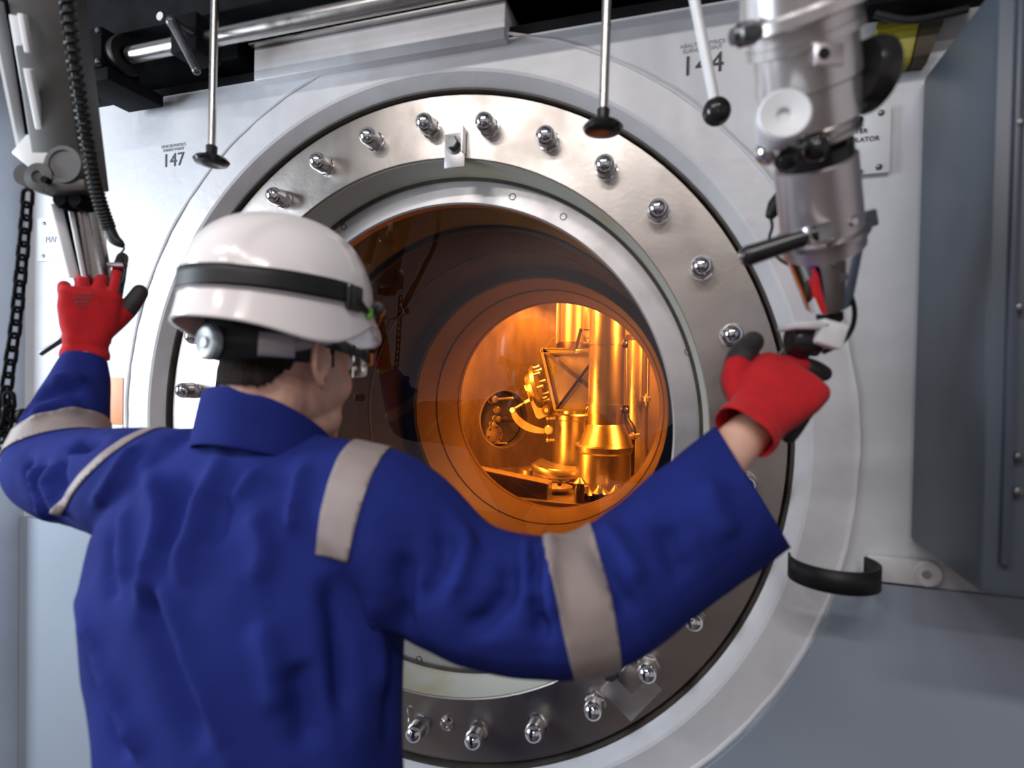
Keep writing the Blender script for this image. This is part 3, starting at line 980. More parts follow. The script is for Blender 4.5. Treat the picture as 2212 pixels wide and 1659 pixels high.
# overhead shaft with its bearing block
GY = -0.16
gan = thing('overhead_shaft', 'steel shaft in black bearing block under the dark overhead carriage', 'rail', at_y(280, 118, GY))
s0, s1 = at_y(282, 119, GY), at_y(1080, 0, GY)
zs = s0.z
S0, S1 = Vector((s0.x, GY, zs)), Vector((1.9, GY, zs))
MB().cyl(S0, S1, 0.0185, n=28).build('shaft', 'steel', gan)
q = at_y(262, 130, GY)
MB().lathe(Vector((s0.x - 0.03, GY, zs)), (1, 0, 0), [(0, 0.020), (0.0, 0.042), (0.016, 0.045), (0.022, 0.043), (0.022, 0.020)], 32, False, True).build('shaft_seal', 'rubber', gan)
MB().box((s0.x - 0.075, GY, zs), (0.09, 0.10, 0.095), None, 0.004).build('bearing_block', 'black', gan)
MB().box((s0.x - 0.075, GY + 0.03, zs - 0.062), (0.12, 0.15, 0.03), None, 0.003).build('block_foot', 'black', gan)
for dx in (-0.035, 0.035):
    for dz in (-0.036, 0.036):
        MB().lathe((s0.x - 0.075 + dx, GY - 0.048, zs + dz), (0, -1, 0), [(0, 0.006), (0.006, 0.006), (0.006, 0.003), (0.003, 0.003)], 14).build('socket_screw', 'steel', gan)
MB().box((0.3, GY + 0.13, zs + 0.20), (3.1, 0.24, 0.27), None, 0.004).build('carriage_beam', 'black', gan)
q = at_y(347, 36, GY + 0.01)
MB().lathe(q, (0, -1, 0), [(0, 0.010), (0.003, 0.010), (0.003, 0.004)], 20).build('cap_plug', 'label', gan)
# clamp with lever
q = at_y(425, 90, GY)
MB().box((q.x, GY, zs), (0.075, 0.075, 0.085), None, 0.004).build('clamp_block', 'black', gan)
l0, l1 = at_y(372, 48, GY - 0.08), at_y(424, 152, GY - 0.08)
MB().tube([l0, l0.lerp(l1, 0.5), l1], [0.012, 0.009, 0.0085], 14, sub=3).ball(l0, 0.013).ball(l1, 0.009).build('clamp_lever', 'dsteel', gan)
MB().cyl(l0, l0 + Vector((0.01, 0.07, 0.0)), 0.010).build('lever_pivot', 'dsteel', gan)
MB().box(at_y(505, 130, 0.0), (0.12, 0.10, 0.06), None, 0.003).build('stop_block', 'black', gan)

# ---- hanging pull rods
def pull_rod(p_top, p_bot, rad, y, m, knob, label, w):
    a, b = at_y(*p_top, y), at_y(*p_bot, y)
    d = (a - b).normalized()
    top = a + d * 0.30
    t_ = thing('pull_rod', label, 'handle', b)
    MB().cyl(b, top, rad, n=16).build('rod', m, t_)
    if knob == 'mushroom':
        r = w
        MB().lathe(b - d * 0.020, d, [(-0.004, r * 0.35), (-0.0035, r * 0.62), (0.0, r * 0.9), (0.006, r), (0.012, r * 0.86), (0.018, r * 0.45), (0.022, r * 0.30), (0.036, r * 0.32), (0.038, r * 0.25)], 28).build('knob', 'blackp', t_)
    else:
        MB().ball(b - d * 0.004, w).build('knob', 'blackp', t_)


pull_rod((464, 0), (457, 333), 0.0078, -0.245, 'steel', 'mushroom', 'steel pull rod with black mushroom knob beside the number 147', 0.036)
pull_rod((1311, 0), (1303, 258), 0.0078, -0.245, 'steel', 'mushroom', 'steel pull rod with black mushroom knob above the window flange', 0.034)
pull_rod((1500, 0), (1547, 236), 0.0085, -0.245, 'whitebar', 'ball', 'white tilted rod with black ball knob beside the number 144', 0.022)

# ---- survey point numbers on the wall
for name_, px, py, num, sz, lab in (('survey_label', 375, 330, '147', 0.050, 'survey point number 147 printed on the wall'),
                                    ('survey_label', 1517, 122, '144', 0.054, 'survey point number 144 printed on the wall behind a white rod')):
    c = at_y(px, py, WY)
    t_ = thing(name_, lab, 'label', (c.x, WY, c.z - 0.05))
    nn = at_y(px, py + 17 if num == '147' else py + 19, WY)
    text_mesh(num, sz, (nn.x, WY - 0.0008, nn.z), 'ink', 'number', t_)
    hh = at_y(px, py - 11 if num == '147' else py - 21, WY)
    text_mesh('HEALTH PHYSICS\nSURVEY POINT', 0.0108, (hh.x, WY - 0.0008, hh.z), 'inkgrey', 'heading', t_, space=0.95)


def wall_plate(name, x0, x1, z0, z1, m, label, cat, t=0.003):
    o = thing(name, label, cat, ((x0 + x1) / 2, WY, z0))
    MB().box(((x0 + x1) / 2, WY - t / 2, (z0 + z1) / 2), (x1 - x0, t, z1 - z0), None, 0.001).build('plate', m, o)
    return o


a, b = at_y(88, 472, WY), at_y(94, 565, WY)
np_ = wall_plate('notice_plate', a.x - 0.01, a.x + 0.26, b.z, a.z, 'label', 'white screwed notice plate behind the left arm', 'sign')
text_mesh('MASTER\nMANIPULATOR\nLEFT', 0.026, (a.x + 0.115, WY - 0.004, (a.z + b.z) / 2 - 0.002), 'inkgrey', 'lettering', np_, space=1.25)
for (x, y) in ((96, 483), (94, 553)):
    q = at_y(x, y, WY - 0.003)
    MB().lathe(q, (0, -1, 0), [(-0.001, 0.0055), (0.002, 0.005), (0.003, 0.003)], 14).build('plate_screw', 'dsteel', np_)
a, b = at_y(1848, 226, WY), at_y(1918, 376, WY)
np2 = wall_plate('notice_plate', a.x - 0.03, b.x, b.z, a.z - 0.012, 'label', 'white screwed notice plate behind the right arm', 'sign', 0.010)
text_mesh('MASTER\nMANIPULATOR', 0.0115, ((a.x + b.x) / 2 - 0.03, WY - 0.011, (a.z + b.z) / 2 + 0.004), 'ink', 'lettering', np2, space=1.3)
for (x, y) in ((1903, 244), (1898, 361), (1858, 258), (1856, 372)):
    q = at_y(x, y, WY - 0.010)
    MB().lathe(q, (0, -1, 0), [(-0.001, 0.0055), (0.002, 0.005), (0.003, 0.003)], 14).build('plate_screw', 'dsteel', np2)
a, b = at_y(216, 815, WY), at_y(266, 918, WY)
ol = wall_plate('orange_notice', a.x - 0.03, b.x, b.z, a.z, 'peach', 'plain orange notice on the wall by the left elbow', 'sign', 0.002)
MB().box(((a.x - 0.03 + b.x) / 2, WY - 0.001, b.z - 0.014), (b.x - a.x + 0.03, 0.002, 0.026)).build('white_margin', 'label', ol)

# ---- grey cabinet
CX = 0.965
cab = thing('wall_cabinet', 'blue grey steel wall cabinet at the right edge', 'cabinet', (1.25, -0.16, 1.25))
MB().box((CX + 0.30, -0.1675, 1.655), (0.60, 0.265, 0.81), None, 0.012).build('cabinet_body', 'greycab', cab)
door = MB().box((CX + 0.335, -0.303, 1.66), (0.60 - 0.06, 0.012, 0.74), None, 0.004).build('cabinet_door', 'cabdoor', cab)
MB().box((CX + 0.0235, -0.3045, 1.68), (0.010, 0.011, 0.77), None, 0.002).build('edge_strip', 'cabdoor', cab)
for (x, y) in ((2205, 265), (2200, 987), (2198, 1062), (2203, 665)):
    q = at_y(x, y, -0.308)
    MB().lathe(q, (0, -1, 0), [(-0.002, 0.0055), (0.003, 0.005), (0.004, 0.003)], 14).build('door_screw', 'dsteel', door)

# ---- hoop bracket on the wall
hb = thing('hoop_bracket', 'black hoop strap on a white wall bracket under the cabinet', 'bracket', at_y(1900, 1225, WY))
a, b = at_y(1872, 1222, WY - 0.012), at_y(2000, 1240, WY - 0.012)
mb = MB()
mb.box(((a.x + b.x) / 2, WY - 0.010, (a.z + b.z) / 2), (b.x - a.x, 0.020, 0.045), None, 0.004)
mb.lathe((b.x, WY - 0.001, (a.z + b.z) / 2), (0, -1, 0), [(0, 0.0225), (0.018, 0.0225), (0.020, 0.020)], 28)
mb.build('bracket_arm', 'collar', hb)
MB().lathe((b.x - 0.002, WY - 0.020, (a.z + b.z) / 2), (0, -1, 0), [(0, 0.008), (0.003, 0.007)], 14).build('bracket_screw', 'steel', hb)
hc = at_y(1800, 1232, -0.10)
hr = at_y(1868, 1240, -0.10)
rx = 0.069
mb = MB()
ring_i = []
N = 30
for i in range(N + 1):
    a_ = math.radians(165 + (395 - 165) * i / N)
    cx_, cy_ = hc.x + rx * math.cos(a_), -0.10 + 0.066 * math.sin(a_)
    ring_i.append((mb.bm.verts.new((cx_, cy_, hc.z - 0.019)), mb.bm.verts.new((cx_, cy_, hc.z + 0.019))))
for i in range(N):
    mb.bm.faces.new((ring_i[i][0], ring_i[i + 1][0], ring_i[i + 1][1], ring_i[i][1]))
solidify(mb.build('hoop', 'rubber', hb), 0.004, 0)

# ---- yellow cover in the dark corner over the wall
q = at_y(1930, 95, -0.02)
yb = thing('yellow_box', 'dull yellow box in the dark corner above the cabinet', 'box', q - Vector((0, 0, 0.07)))
a, b, c, d = at_y(1893, 62, -0.06), at_y(1990, 42, -0.06), at_y(1968, 138, -0.06), at_y(1893, 152, -0.06)
MB().prism([a, b, c, d], (0, 0.028, 0)).build('box_shell', 'yellow', yb, 30, 0.003)
MB().prism([at_y(1893, 64, -0.062), at_y(1990, 44, -0.062), at_y(1994, 26, -0.035), at_y(1900, 36, -0.035)], (0, 0.002, 0.004)).build('folded_lid', 'yellow', yb)
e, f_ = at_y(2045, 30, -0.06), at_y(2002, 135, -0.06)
MB().prism([b + Vector((0.001, 0, 0)), e, f_, c + Vector((0.001, 0, 0))], (0, 0.026, 0)).build('shaded_side', 'brown', yb)  # side of the box in shade, the shade put into dark brown colour

a, b = at_y(1868, 30, -0.10), at_y(2140, 22, -0.10)
oh = thing('shadowed_structure', 'shadowed structure, shade put into its black colour, over the yellow box', 'bracket', ((a.x + b.x) / 2, -0.08, a.z))
MB().box(((a.x + b.x) / 2, -0.095, a.z + 0.08), (b.x - a.x, 0.055, 0.16), None, 0.003).build('shadowed_body', 'black', oh)  # box for the shadowed overhead structure; its shade is put into the black
MB().tube([at_y(1890, 30, -0.122), at_y(1960, 44, -0.125), at_y(2030, 34, -0.125), at_y(2090, 20, -0.122)], 0.006, 10, sub=4).build('structure_cable', 'rubber', oh)

# ================================================================== LEFT MANIPULATOR ARM
def DP(x, y, d):
    return at_depth(x, y, d)


LA = thing('manipulator_arm', 'dark grey master manipulator arm at the left with white guide bars', 'manipulator', DP(195, 600, 1.08))
SD = CR
# housing
MB().beam(DP(92, -90, 0.98) + (DP(92, -90, 0.98) - DP(160, 410, 1.08)) * 0.8, DP(160, 410, 1.08), 0.088, 0.07, SD, 0.004).build('arm_housing', 'taupe', LA)
MB().beam(DP(2, -60, 0.985) + (DP(2, -60, 0.985) - DP(62, 312, 1.075)) * 0.9, DP(62, 312, 1.075), 0.026, 0.03, SD, 0.002).build('dark_channel', 'black', LA)
MB().beam(DP(-12, 0, 0.97), DP(52, 315, 1.06), 0.006, 0.03, SD).build('guide_bar', 'whitebar', LA)
MB().beam(DP(34, 33, 0.97), DP(77, 287, 1.05), 0.016, 0.012, SD, 0.002).build('guide_bar', 'whitebar', LA)
MB().beam(DP(48, 30, 0.955), DP(64, 115, 0.975), 0.010, 0.012, SD, 0.002).build('guide_bar', 'whitebar', LA)
MB().beam(DP(62, 148, 0.98), DP(91, 293, 1.03), 0.012, 0.012, SD, 0.002).build('guide_bar', 'whitebar', LA)
MB().beam(DP(60, 318, 1.05), DP(112, 362, 1.05), 0.045, 0.04, CU, 0.003).build('white_block', 'whitebar', LA)
MB().lathe(DP(146, 360, 1.03), -CF, [(-0.02, 0.012), (-0.02, 0.033), (0.0, 0.035), (0.012, 0.033), (0.012, 0.026), (0.009, 0.024)], 36).build('pulley', 'grey', LA)
MB().lathe(DP(96, 388, 1.03), -CF, [(-0.03, 0.024), (0.0, 0.026), (0.014, 0.025), (0.016, 0.011), (0.013, 0.008)], 32).build('roller', 'taupe', LA)
MB().lathe(DP(96, 388, 1.0), -CF, [(-0.01, 0.006), (0.002, 0.006)], 12).build('roller_pin', 'black', LA)
MB().lathe(DP(60, 380, 1.06), -CF, [(-0.03, 0.020), (0.0, 0.022), (0.008, 0.020)], 28).build('roller', 'taupe', LA)
MB().beam(DP(140, 372, 1.035), DP(200, 378, 1.045), 0.05, 0.014, CU, 0.002).build('bracket_plate', 'grey', LA)
MB().beam(DP(118, 412, 1.045), DP(203, 410, 1.055), 0.022, 0.06, CU, 0.003).build('arm_foot', 'taupe', LA)
for x in (135, 168):
    MB().lathe(DP(x, 433, 1.05), -CF, [(-0.03, 0.014), (0.0, 0.0155), (0.008, 0.012)], 20).build('foot_roller', 'black', LA)
MB().cyl(DP(120, 440, 1.075), DP(160, 600, 1.115), 0.0105).build('slide_bar', 'whitebar', LA)
MB().cyl(DP(140, 440, 1.085), DP(172, 610, 1.125), 0.0085).build('slide_rod', 'black', LA)
MB().cyl(DP(150, 440, 1.07), DP(182, 600, 1.11), 0.0042).build('slide_rod', 'whitebar', LA)
MB().cyl(DP(180, 425, 1.11), DP(222, 640, 1.15), 0.0225, n=28).build('slide_tube', 'steel', LA)
# grip inside the hand, trigger wire, lever
MB().tube([DP(222, 640, 1.15), DP(215, 690, 1.15), DP(205, 730, 1.14)], [0.022, 0.018, 0.016], 18, sub=4).build('pistol_grip', 'blackp', LA)
MB().cyl(DP(235, 572, 1.12), DP(272, 573, 1.115), 0.0052).build('trigger_pin', 'steel', LA)
MB().tube([DP(232, 690, 1.12), DP(240, 708, 1.12), DP(238, 742, 1.12), DP(230, 730, 1.12), DP(232, 705, 1.12)], 0.0016, 6, sub=5).build('wire_loop', 'black', LA)
MB().tube([DP(88, 764, 1.10), DP(120, 742, 1.10), DP(150, 722, 1.10), DP(190, 700, 1.12)], [0.005, 0.006, 0.008, 0.008], 10, sub=3).build('hand_lever', 'dsteel', LA)

# ---- coiled cable hanging beside it
CC = thing('coiled_cable', 'black coiled cable hanging along the left arm to the glove', 'cable', DP(250, 520, 1.05))
path = [DP(128, -190, 0.885), DP(142, -40, 0.90), DP(152, 60, 0.91), DP(165, 160, 0.93), DP(180, 260, 0.96), DP(196, 350, 0.99), DP(214, 430, 1.02), DP(236, 495, 1.05)]
cpts, _ = catmull(path, [0] * len(path), 60)
# arc-length resample then helix with tightening pitch
L = [0.0]
for i in range(1, len(cpts)):
    L.append(L[-1] + (cpts[i] - cpts[i - 1]).length)
tot = L[-1]
hel = []
ph = 0.0
step = 0.0007
s = 0.0
j = 0
while s < tot - 1e-4:
    while j < len(L) - 2 and L[j + 1] < s:
        j += 1
    f2 = (s - L[j]) / max(1e-9, L[j + 1] - L[j])
    c = cpts[j].lerp(cpts[j + 1], f2)
    tn = (cpts[j + 1] - cpts[j]).normalized()
    u = tn.cross(Vector((0, 1, 0))).normalized()
    v = tn.cross(u)
    frac = s / tot
    pitch = 0.0125 * (1 - frac) ** 0.8 + 0.0050
    ph += 2 * PI * step / pitch
    hel.append(c + (u * math.cos(ph) + v * math.sin(ph)) * (0.0085 + 0.001 * frac))
    s += step
    step = pitch / 10
MB().tube(hel, 0.0030, 6).build('coil', 'rubber', CC)
MB().tube(path, 0.0072, 8, sub=6).build('cable_core', 'rubber', CC)
MB().tube([DP(234, 490, 1.05), DP(246, 515, 1.05), DP(259, 526, 1.05), DP(266, 532, 1.05)], [0.0105, 0.0105, 0.008, 0.004], 12, sub=5).build('cable_sleeve', 'rubber', CC)
MB().tube([DP(264, 530, 1.05), DP(268, 538, 1.055), DP(260, 550, 1.07), DP(266, 566, 1.09), DP(270, 580, 1.11), DP(266, 605, 1.115), DP(252, 625, 1.12), DP(240, 640, 1.13)], 0.0019, 6, sub=6).build('cable_tail', 'rubber', CC)

# ---- chain
CH = thing('hanging_chain', 'black steel link chain hanging at the left edge', 'chain', DP(10, 960, 0.95))
lk = MB()
pl_ = []
for i in range(20):
    a = 2 * PI * i / 20
    pl_.append(Vector((0.0085 * math.cos(a), 0, 0.0075 * math.sin(a) + math.copysign(0.0075, math.sin(a)))))
lk.tube(pl_, 0.0032, 6, closed=True)
link_me = lk.mesh('chain_link')
link_me.shade_smooth()
link_me.materials.append(M['black'])


def chain(pix, d0, d1):
    pts = [Vector((x, y)) for x, y in pix]
    P3 = []
    n = len(pts)
    for i, p in enumerate(pts):
        P3.append(DP(p.x, p.y, d0 + (d1 - d0) * i / (n - 1)))
    P3, _ = catmull(P3, [0] * n, 40)
    acc = 0.0
    k = 0
    for i in range(1, len(P3)):
        acc += (P3[i] - P3[i - 1]).length
        if acc >= 0.0222:
            acc = 0.0
            dirv = (P3[i] - P3[i - 1]).normalized()
            x = (CR - dirv * CR.dot(dirv)).normalized()
            if k % 2:
                x = dirv.cross(x)
            y = dirv.cross(x)
            o = bpy.data.objects.new('chain_link', link_me)
            COL.objects.link(o)
            o.parent = CH
            m4 = Matrix((x, y, dirv)).transposed().to_4x4()
            m4.translation = P3[i] - CH.location
            o.matrix_local = m4
            k += 1


chain([(61, 400), (57, 460), (50, 540), (42, 620), (34, 700), (24, 770), (14, 840), (6, 905), (-2, 960)], 0.98, 0.98)
chain([(16, 838), (20, 870), (16, 905), (8, 940), (2, 975)], 0.96, 0.96)
bar = thing('dark_bar', 'short dark horizontal bar behind the chain at the left edge', 'bar', DP(20, 900, 1.06))
MB().beam(DP(-60, 902, 1.06), DP(52, 899, 1.10), 0.024, 0.02, CU, 0.002).build('bar_body', 'black', bar)
MB().lathe(DP(46, 899, 1.09), CR, [(0, 0.015), (0.006, 0.015)], 16).build('bar_end', 'rubber', bar)

# ================================================================== RIGHT MANIPULATOR ARM
RA = thing('manipulator_arm', 'bright polished master manipulator arm above the right glove', 'manipulator', DP(1780, 690, 0.80))
A0, A1 = DP(1722, -60, 0.60), DP(1793, 690, 0.80)
AXD = (A1 - A0).normalized()


def ra(row):
    """point on the arm axis at the given pixel row"""
    lo, hi = 0.0, 1.0
    for _ in range(40):
        m = (lo + hi) / 2
        p = A0.lerp(A1, m)
        v = p - CAM
        r_ = 829.5 - FPX * v.dot(CU) / v.dot(CF)
        if r_ < row:
            lo = m
        else:
            hi = m
    return A0.lerp(A1, (lo + hi) / 2)


def seg(rows, name, m, n=40):
    p0 = ra(rows[0][0])
    prof = []
    for row, hw in rows:
        p = ra(row)
        k = (p - CAM).dot(CF) / FPX
        prof.append(((p - p0).dot(AXD), hw * k))
    return MB().lathe(p0, AXD, prof, n).build(name, m, RA, 25)


MB().cyl(A0 + AXD * 0.01, A0 - AXD * 0.55, 0.050, n=40).build('upper_tube', 'polished', RA)
seg([(-60, 118), (8, 122), (14, 140), (36, 142), (40, 126), (44, 120)], 'top_collar', 'polished')
seg([(40, 112), (70, 112), (72, 116), (92, 116), (96, 106)], 'lower_collar', 'polished')
seg([(94, 104), (180, 104), (184, 100), (262, 98), (268, 92)], 'arm_barrel', 'polished')
seg([(264, 88), (284, 88), (286, 94), (296, 94), (300, 84)], 'barrel_ring', 'steel')
seg([(298, 66), (316, 62), (318, 76), (346, 76), (350, 62)], 'clamp_ring', 'blackp')
seg([(346, 76), (350, 82), (496, 82), (498, 78)], 'long_sleeve', 'pinksilver')
seg([(494, 84), (498, 92), (508, 92), (512, 84)], 'sleeve_flange', 'steel')
seg([(508, 84), (536, 82), (540, 74)], 'neck_ring', 'pinksilver')
seg([(536, 74), (545, 74), (655, 46), (668, 30), (672, 24)], 'taper_cone', 'chrome', 40)
seg([(668, 27), (698, 26)], 'rubber_joint', 'rubber')
# white dial and black disc on the barrel
p = DP(1722, 246, 0.585)
MB().lathe(p + CF * 0.05, -CF + CR * -0.25, [(0, 0.020), (0.03, 0.022), (0.032, 0.026), (0.050, 0.0265), (0.053, 0.024), (0.050, 0.008), (0.045, 0.006)], 36).build('dial', 'label', RA)
p = DP(1852, 160, 0.635)
MB().lathe(p, CR + CF * 0.2, [(0, 0.034), (0.012, 0.040), (0.020, 0.040), (0.024, 0.036), (0.024, 0.012), (0.034, 0.010)], 36).build('hand_disc', 'blackp', RA)
p = DP(1640, 66, 0.60)
MB().lathe(p, -CR - CU * 0.25, [(0, 0.008), (0.006, 0.012), (0.022, 0.012), (0.024, 0.009), (0.03, 0.008)], 16).build('lock_screw', 'dsteel', RA)
p = DP(1790, 118, 0.578)
MB().box(p, (0.030, 0.004, 0.022), Matrix((CR, CF, CU)).transposed(), 0.001).build('data_plate', 'pinksilver', RA)
MB().lathe(p - CF * 0.002 + CR * -0.006, -CF, [(0, 0.006), (0.001, 0.006)], 16).build('data_spot', 'blackp', RA)
for x, y in ((1660, 328), (1700, 342), (1762, 322)):
    MB().ball(DP(x, y, 0.640), 0.0145).build('clamp_knob', 'blackp' if x != 1660 else 'chrome', RA)
# grab handle across the sleeve
p0, p1 = DP(1618, 552, 0.690), DP(1762, 505, 0.672)
MB().tube([p0, p0.lerp(p1, 0.5), p1], [0.0125, 0.0115, 0.010], 18, sub=3).ball(p0, 0.0125).build('grab_handle', 'blackp', RA)
MB().lathe(p0, (p0 - p1), [(0, 0.0075), (0.010, 0.0075), (0.012, 0.005)], 14).build('handle_cap', 'chrome', RA)
MB().beam(DP(1740, 512, 0.668), DP(1888, 470, 0.735), 0.022, 0.012, CU, 0.003).build('handle_bracket', 'steel', RA)
MB().lathe(DP(1838, 476, 0.690), -CF, [(-0.01, 0.008), (0.004, 0.008), (0.006, 0.005)], 12).build('bracket_bolt', 'chrome', RA)
MB().lathe(DP(1822, 598, 0.705), -CF, [(-0.004, 0.005), (0.002, 0.005)], 12).build('cone_screw', 'dsteel', RA)
# wrist block and ball under the joint
q = ra(722)
MB().box(DP(1780, 724, 0.80), (0.036, 0.05, 0.036), Matrix((CR, CF, CU)).transposed() @ Matrix.Rotation(0.3, 3, 'Y'), 0.004).build('wrist_block', 'whitebar', RA)
MB().box(DP(1735, 706, 0.80), (0.05, 0.05, 0.010), Matrix((CR, CF, CU)).transposed(), 0.003).build('wrist_plate', 'label', RA)
MB().lathe(DP(1768, 736, 0.81), (DP(1690, 732, 0.81) - DP(1768, 736, 0.81)), [(0, 0.016), (0.003, 0.0225), (0.034, 0.0225), (0.042, 0.018)], 30).build('wrist_ball', 'blackp', RA)
MB().tube([DP(1735, 748, 0.81), DP(1692, 785, 0.845), DP(1640, 805, 0.85), DP(1588, 797, 0.845)], [0.016, 0.017, 0.017, 0.014], 16, sub=4).ball(DP(1588, 795, 0.845), 0.0175).build('pistol_grip', 'blackp', RA)
MB().tube([DP(1836, 632, 0.76), DP(1846, 670, 0.77), DP(1840, 710, 0.785), DP(1816, 742, 0.79), DP(1776, 762, 0.80)], 0.0034, 8, sub=6).build('signal_cable', 'rubber', RA)
# short coil end with tail passing behind the handle
MB().tube([DP(1690, 425, 0.84), DP(1676, 445, 0.84), DP(1662, 470, 0.84)], [0.012, 0.0125, 0.006], 12, sub=4).build('coil_end', 'rubber', RA)
MB().tube([DP(1664, 468, 0.84), DP(1668, 490, 0.84), DP(1662, 520, 0.83), DP(1680, 556, 0.80), DP(1716, 578, 0.79)], 0.0024, 6, sub=5).build('coil_tail', 'rubber', RA)


# ================================================================== THE OPERATOR
person = thing('person', 'person in royal blue coveralls and red gloves reaching both arms forward', 'person', (0.07, -0.60, 0.0))

# ---- head frame: x right, y forward, z up
HY_, HP_ = math.radians(13), math.radians(3)
HF = Vector((math.sin(HY_) * math.cos(HP_), math.cos(HY_) * math.cos(HP_), -math.sin(HP_)))
HR = Vector((math.cos(HY_), -math.sin(HY_), 0))
HU = HR.cross(HF)
HC = at_depth(620, 781, 0.83)
HM = Matrix((HR, HF, HU)).transposed().to_4x4()
HM.translation = HC
HROT = HM.to_3x3()


def hp(x, y, z):
    return HM @ Vector((x, y, z))


def W(px, py, d):
    return at_depth(px, py, d)


# joints
C7 = Vector((0.012, -0.515, 1.435))
R_SH, R_EL, R_CU, R_WR = W(822, 1130, 0.745), W(1265, 1302, 0.69), W(1626, 1048, 0.762), W(1622, 930, 0.775)
R_MID = W(1010, 1276, 0.715)
L_SH, L_EL, L_CU, L_WR = Vector((-0.215, -0.535, 1.345)), W(124, 1012, 0.985), W(183, 778, 1.075), W(184, 768, 1.085)


def limb(mb, pts, rads, sub=8, n=18):
    P, R = catmull([Vector(p) for p in pts], list(rads), sub)
    mb.tube(P, R, n)
    mb.ball(P[0], R[0] * 0.98, seg=14, rings=8)
    mb.ball(P[-1], R[-1] * 0.98, seg=14, rings=8)


# ---------------- body: one continuous skin surface (head, neck, torso, arms)
mb = MB()


def hb_(x, y, z, sx, sy, sz, rx=0.0, rz=0.0):
    mb.ball(hp(x, y, z), 1.0, sx, sy, sz, HROT @ Matrix.Rotation(rz, 3, 'Z') @ Matrix.Rotation(rx, 3, 'X'), 24, 16)


hb_(0, -0.012, 0.045, 0.076, 0.089, 0.084)
hb_(0, 0.030, -0.015, 0.064, 0.066, 0.085)
hb_(0, 0.048, -0.080, 0.047, 0.044, 0.042)
hb_(0, 0.070, -0.106, 0.027, 0.022, 0.022)
hb_(0.030, 0.058, -0.030, 0.030, 0.030, 0.032)
hb_(-0.030, 0.058, -0.030, 0.030, 0.030, 0.032)
hb_(0, 0.078, 0.026, 0.050, 0.020, 0.016)
hb_(0, 0.098, -0.012, 0.011, 0.016, 0.030, 0.35)
hb_(0, 0.108, -0.030, 0.014, 0.014, 0.011)
hb_(0, 0.092, -0.056, 0.021, 0.012, 0.006)
hb_(0, 0.090, -0.067, 0.019, 0.011, 0.007)
hb_(0, -0.052, -0.025, 0.052, 0.040, 0.048)
for s in (1, -1):
    ear = [(0.071, 0.012, -0.028), (0.075, 0.006, -0.004), (0.079, 0.004, 0.018), (0.084, -0.008, 0.030), (0.090, -0.022, 0.026), (0.092, -0.028, 0.008), (0.087, -0.022, -0.014), (0.080, -0.006, -0.031), (0.074, 0.004, -0.034)]
    mb.tube([hp(s * x, y, z) for x, y, z in ear], [0.0045, 0.004, 0.0042, 0.0045, 0.0048, 0.0048, 0.0048, 0.0062, 0.005], 8, sub=4)
    hb_(s * 0.078, -0.008, 0.0, 0.0042, 0.018, 0.026, 0.15, -s * 0.45)
limb(mb, [hp(0, -0.018, -0.03), hp(0, -0.030, -0.080), C7 + Vector((0.0, 0.028, -0.03)), C7 + Vector((0.0, 0.03, -0.14))], [0.056, 0.051, 0.052, 0.07])
limb(mb, [Vector((0.06, -0.54, 1.28)), Vector((0.07, -0.58, 1.12)), Vector((0.085, -0.60, 0.95))], [0.115, 0.11, 0.115])
limb(mb, [C7 + Vector((0.02, 0.0, -0.06)), R_SH, R_MID, R_EL, R_EL.lerp(R_WR, 0.45), R_WR, R_WR + (R_WR - R_EL).normalized() * 0.02], [0.06, 0.055, 0.047, 0.040, 0.038, 0.0285, 0.028])
limb(mb, [C7 + Vector((-0.02, 0.0, -0.06)), L_SH, L_SH.lerp(L_EL, 0.5), L_EL, L_EL.lerp(L_WR, 0.45), L_WR, L_WR + (L_WR - L_EL).normalized() * 0.02], [0.06, 0.055, 0.047, 0.040, 0.038, 0.0275, 0.027])
bm_body = remesh(mb, 0.0036, 5, 0.5)
bm_body.name = 'body'
body_o = place('body', bm_body, 'skin', person, 180)

# ---------------- hair: a thin shell over the back and sides of the head
inv = HM.inverted()
bmh = bmesh.new()
bmh.from_mesh(bm_body)
dele = []
for v in bmh.verts:
    q = inv @ v.co
    keep = q.z > -0.055 and (q - Vector((0, -0.01, 0.03))).length < 0.16
    # hairline: over the ears, down the nape, short sideburn in front of the ear
    if q.y > 0.012:
        keep = keep and q.z > 0.030 + max(0, (q.y - 0.045)) * 0.9
        if 0.012 < q.y < 0.030 and q.z > -0.008:
            keep = abs(q.x) < 0.078
    elif q.y > -0.034:
        keep = keep and q.z > 0.024 and abs(q.x) < 0.0835
    else:
        keep = keep and q.z > -0.040 + 0.80 * max(0, q.y + 0.070)
    if not keep:
        dele.append(v)
bmesh.ops.delete(bmh, geom=dele, context='VERTS')
for v in bmh.verts:
    v.co += v.normal * 0.0035
hm = bpy.data.meshes.new('hair')
bmh.to_mesh(hm)
bmh.free()
solidify(place('hair', hm, 'hair', person, 180), 0.004)
person.children[-1]['label'] = 'short dark hair'
# eyes and brows behind the glasses
for s in (1, -1):
    MB().ball(hp(s * 0.030, 0.081, 0.004), 0.0125).build('eye', 'label', person)
    MB().tube([hp(s * 0.014, 0.098, 0.026), hp(s * 0.030, 0.097, 0.031), hp(s * 0.048, 0.084, 0.026)], [0.003, 0.004, 0.002], 8, sub=3).build('eyebrow', 'hair', person)

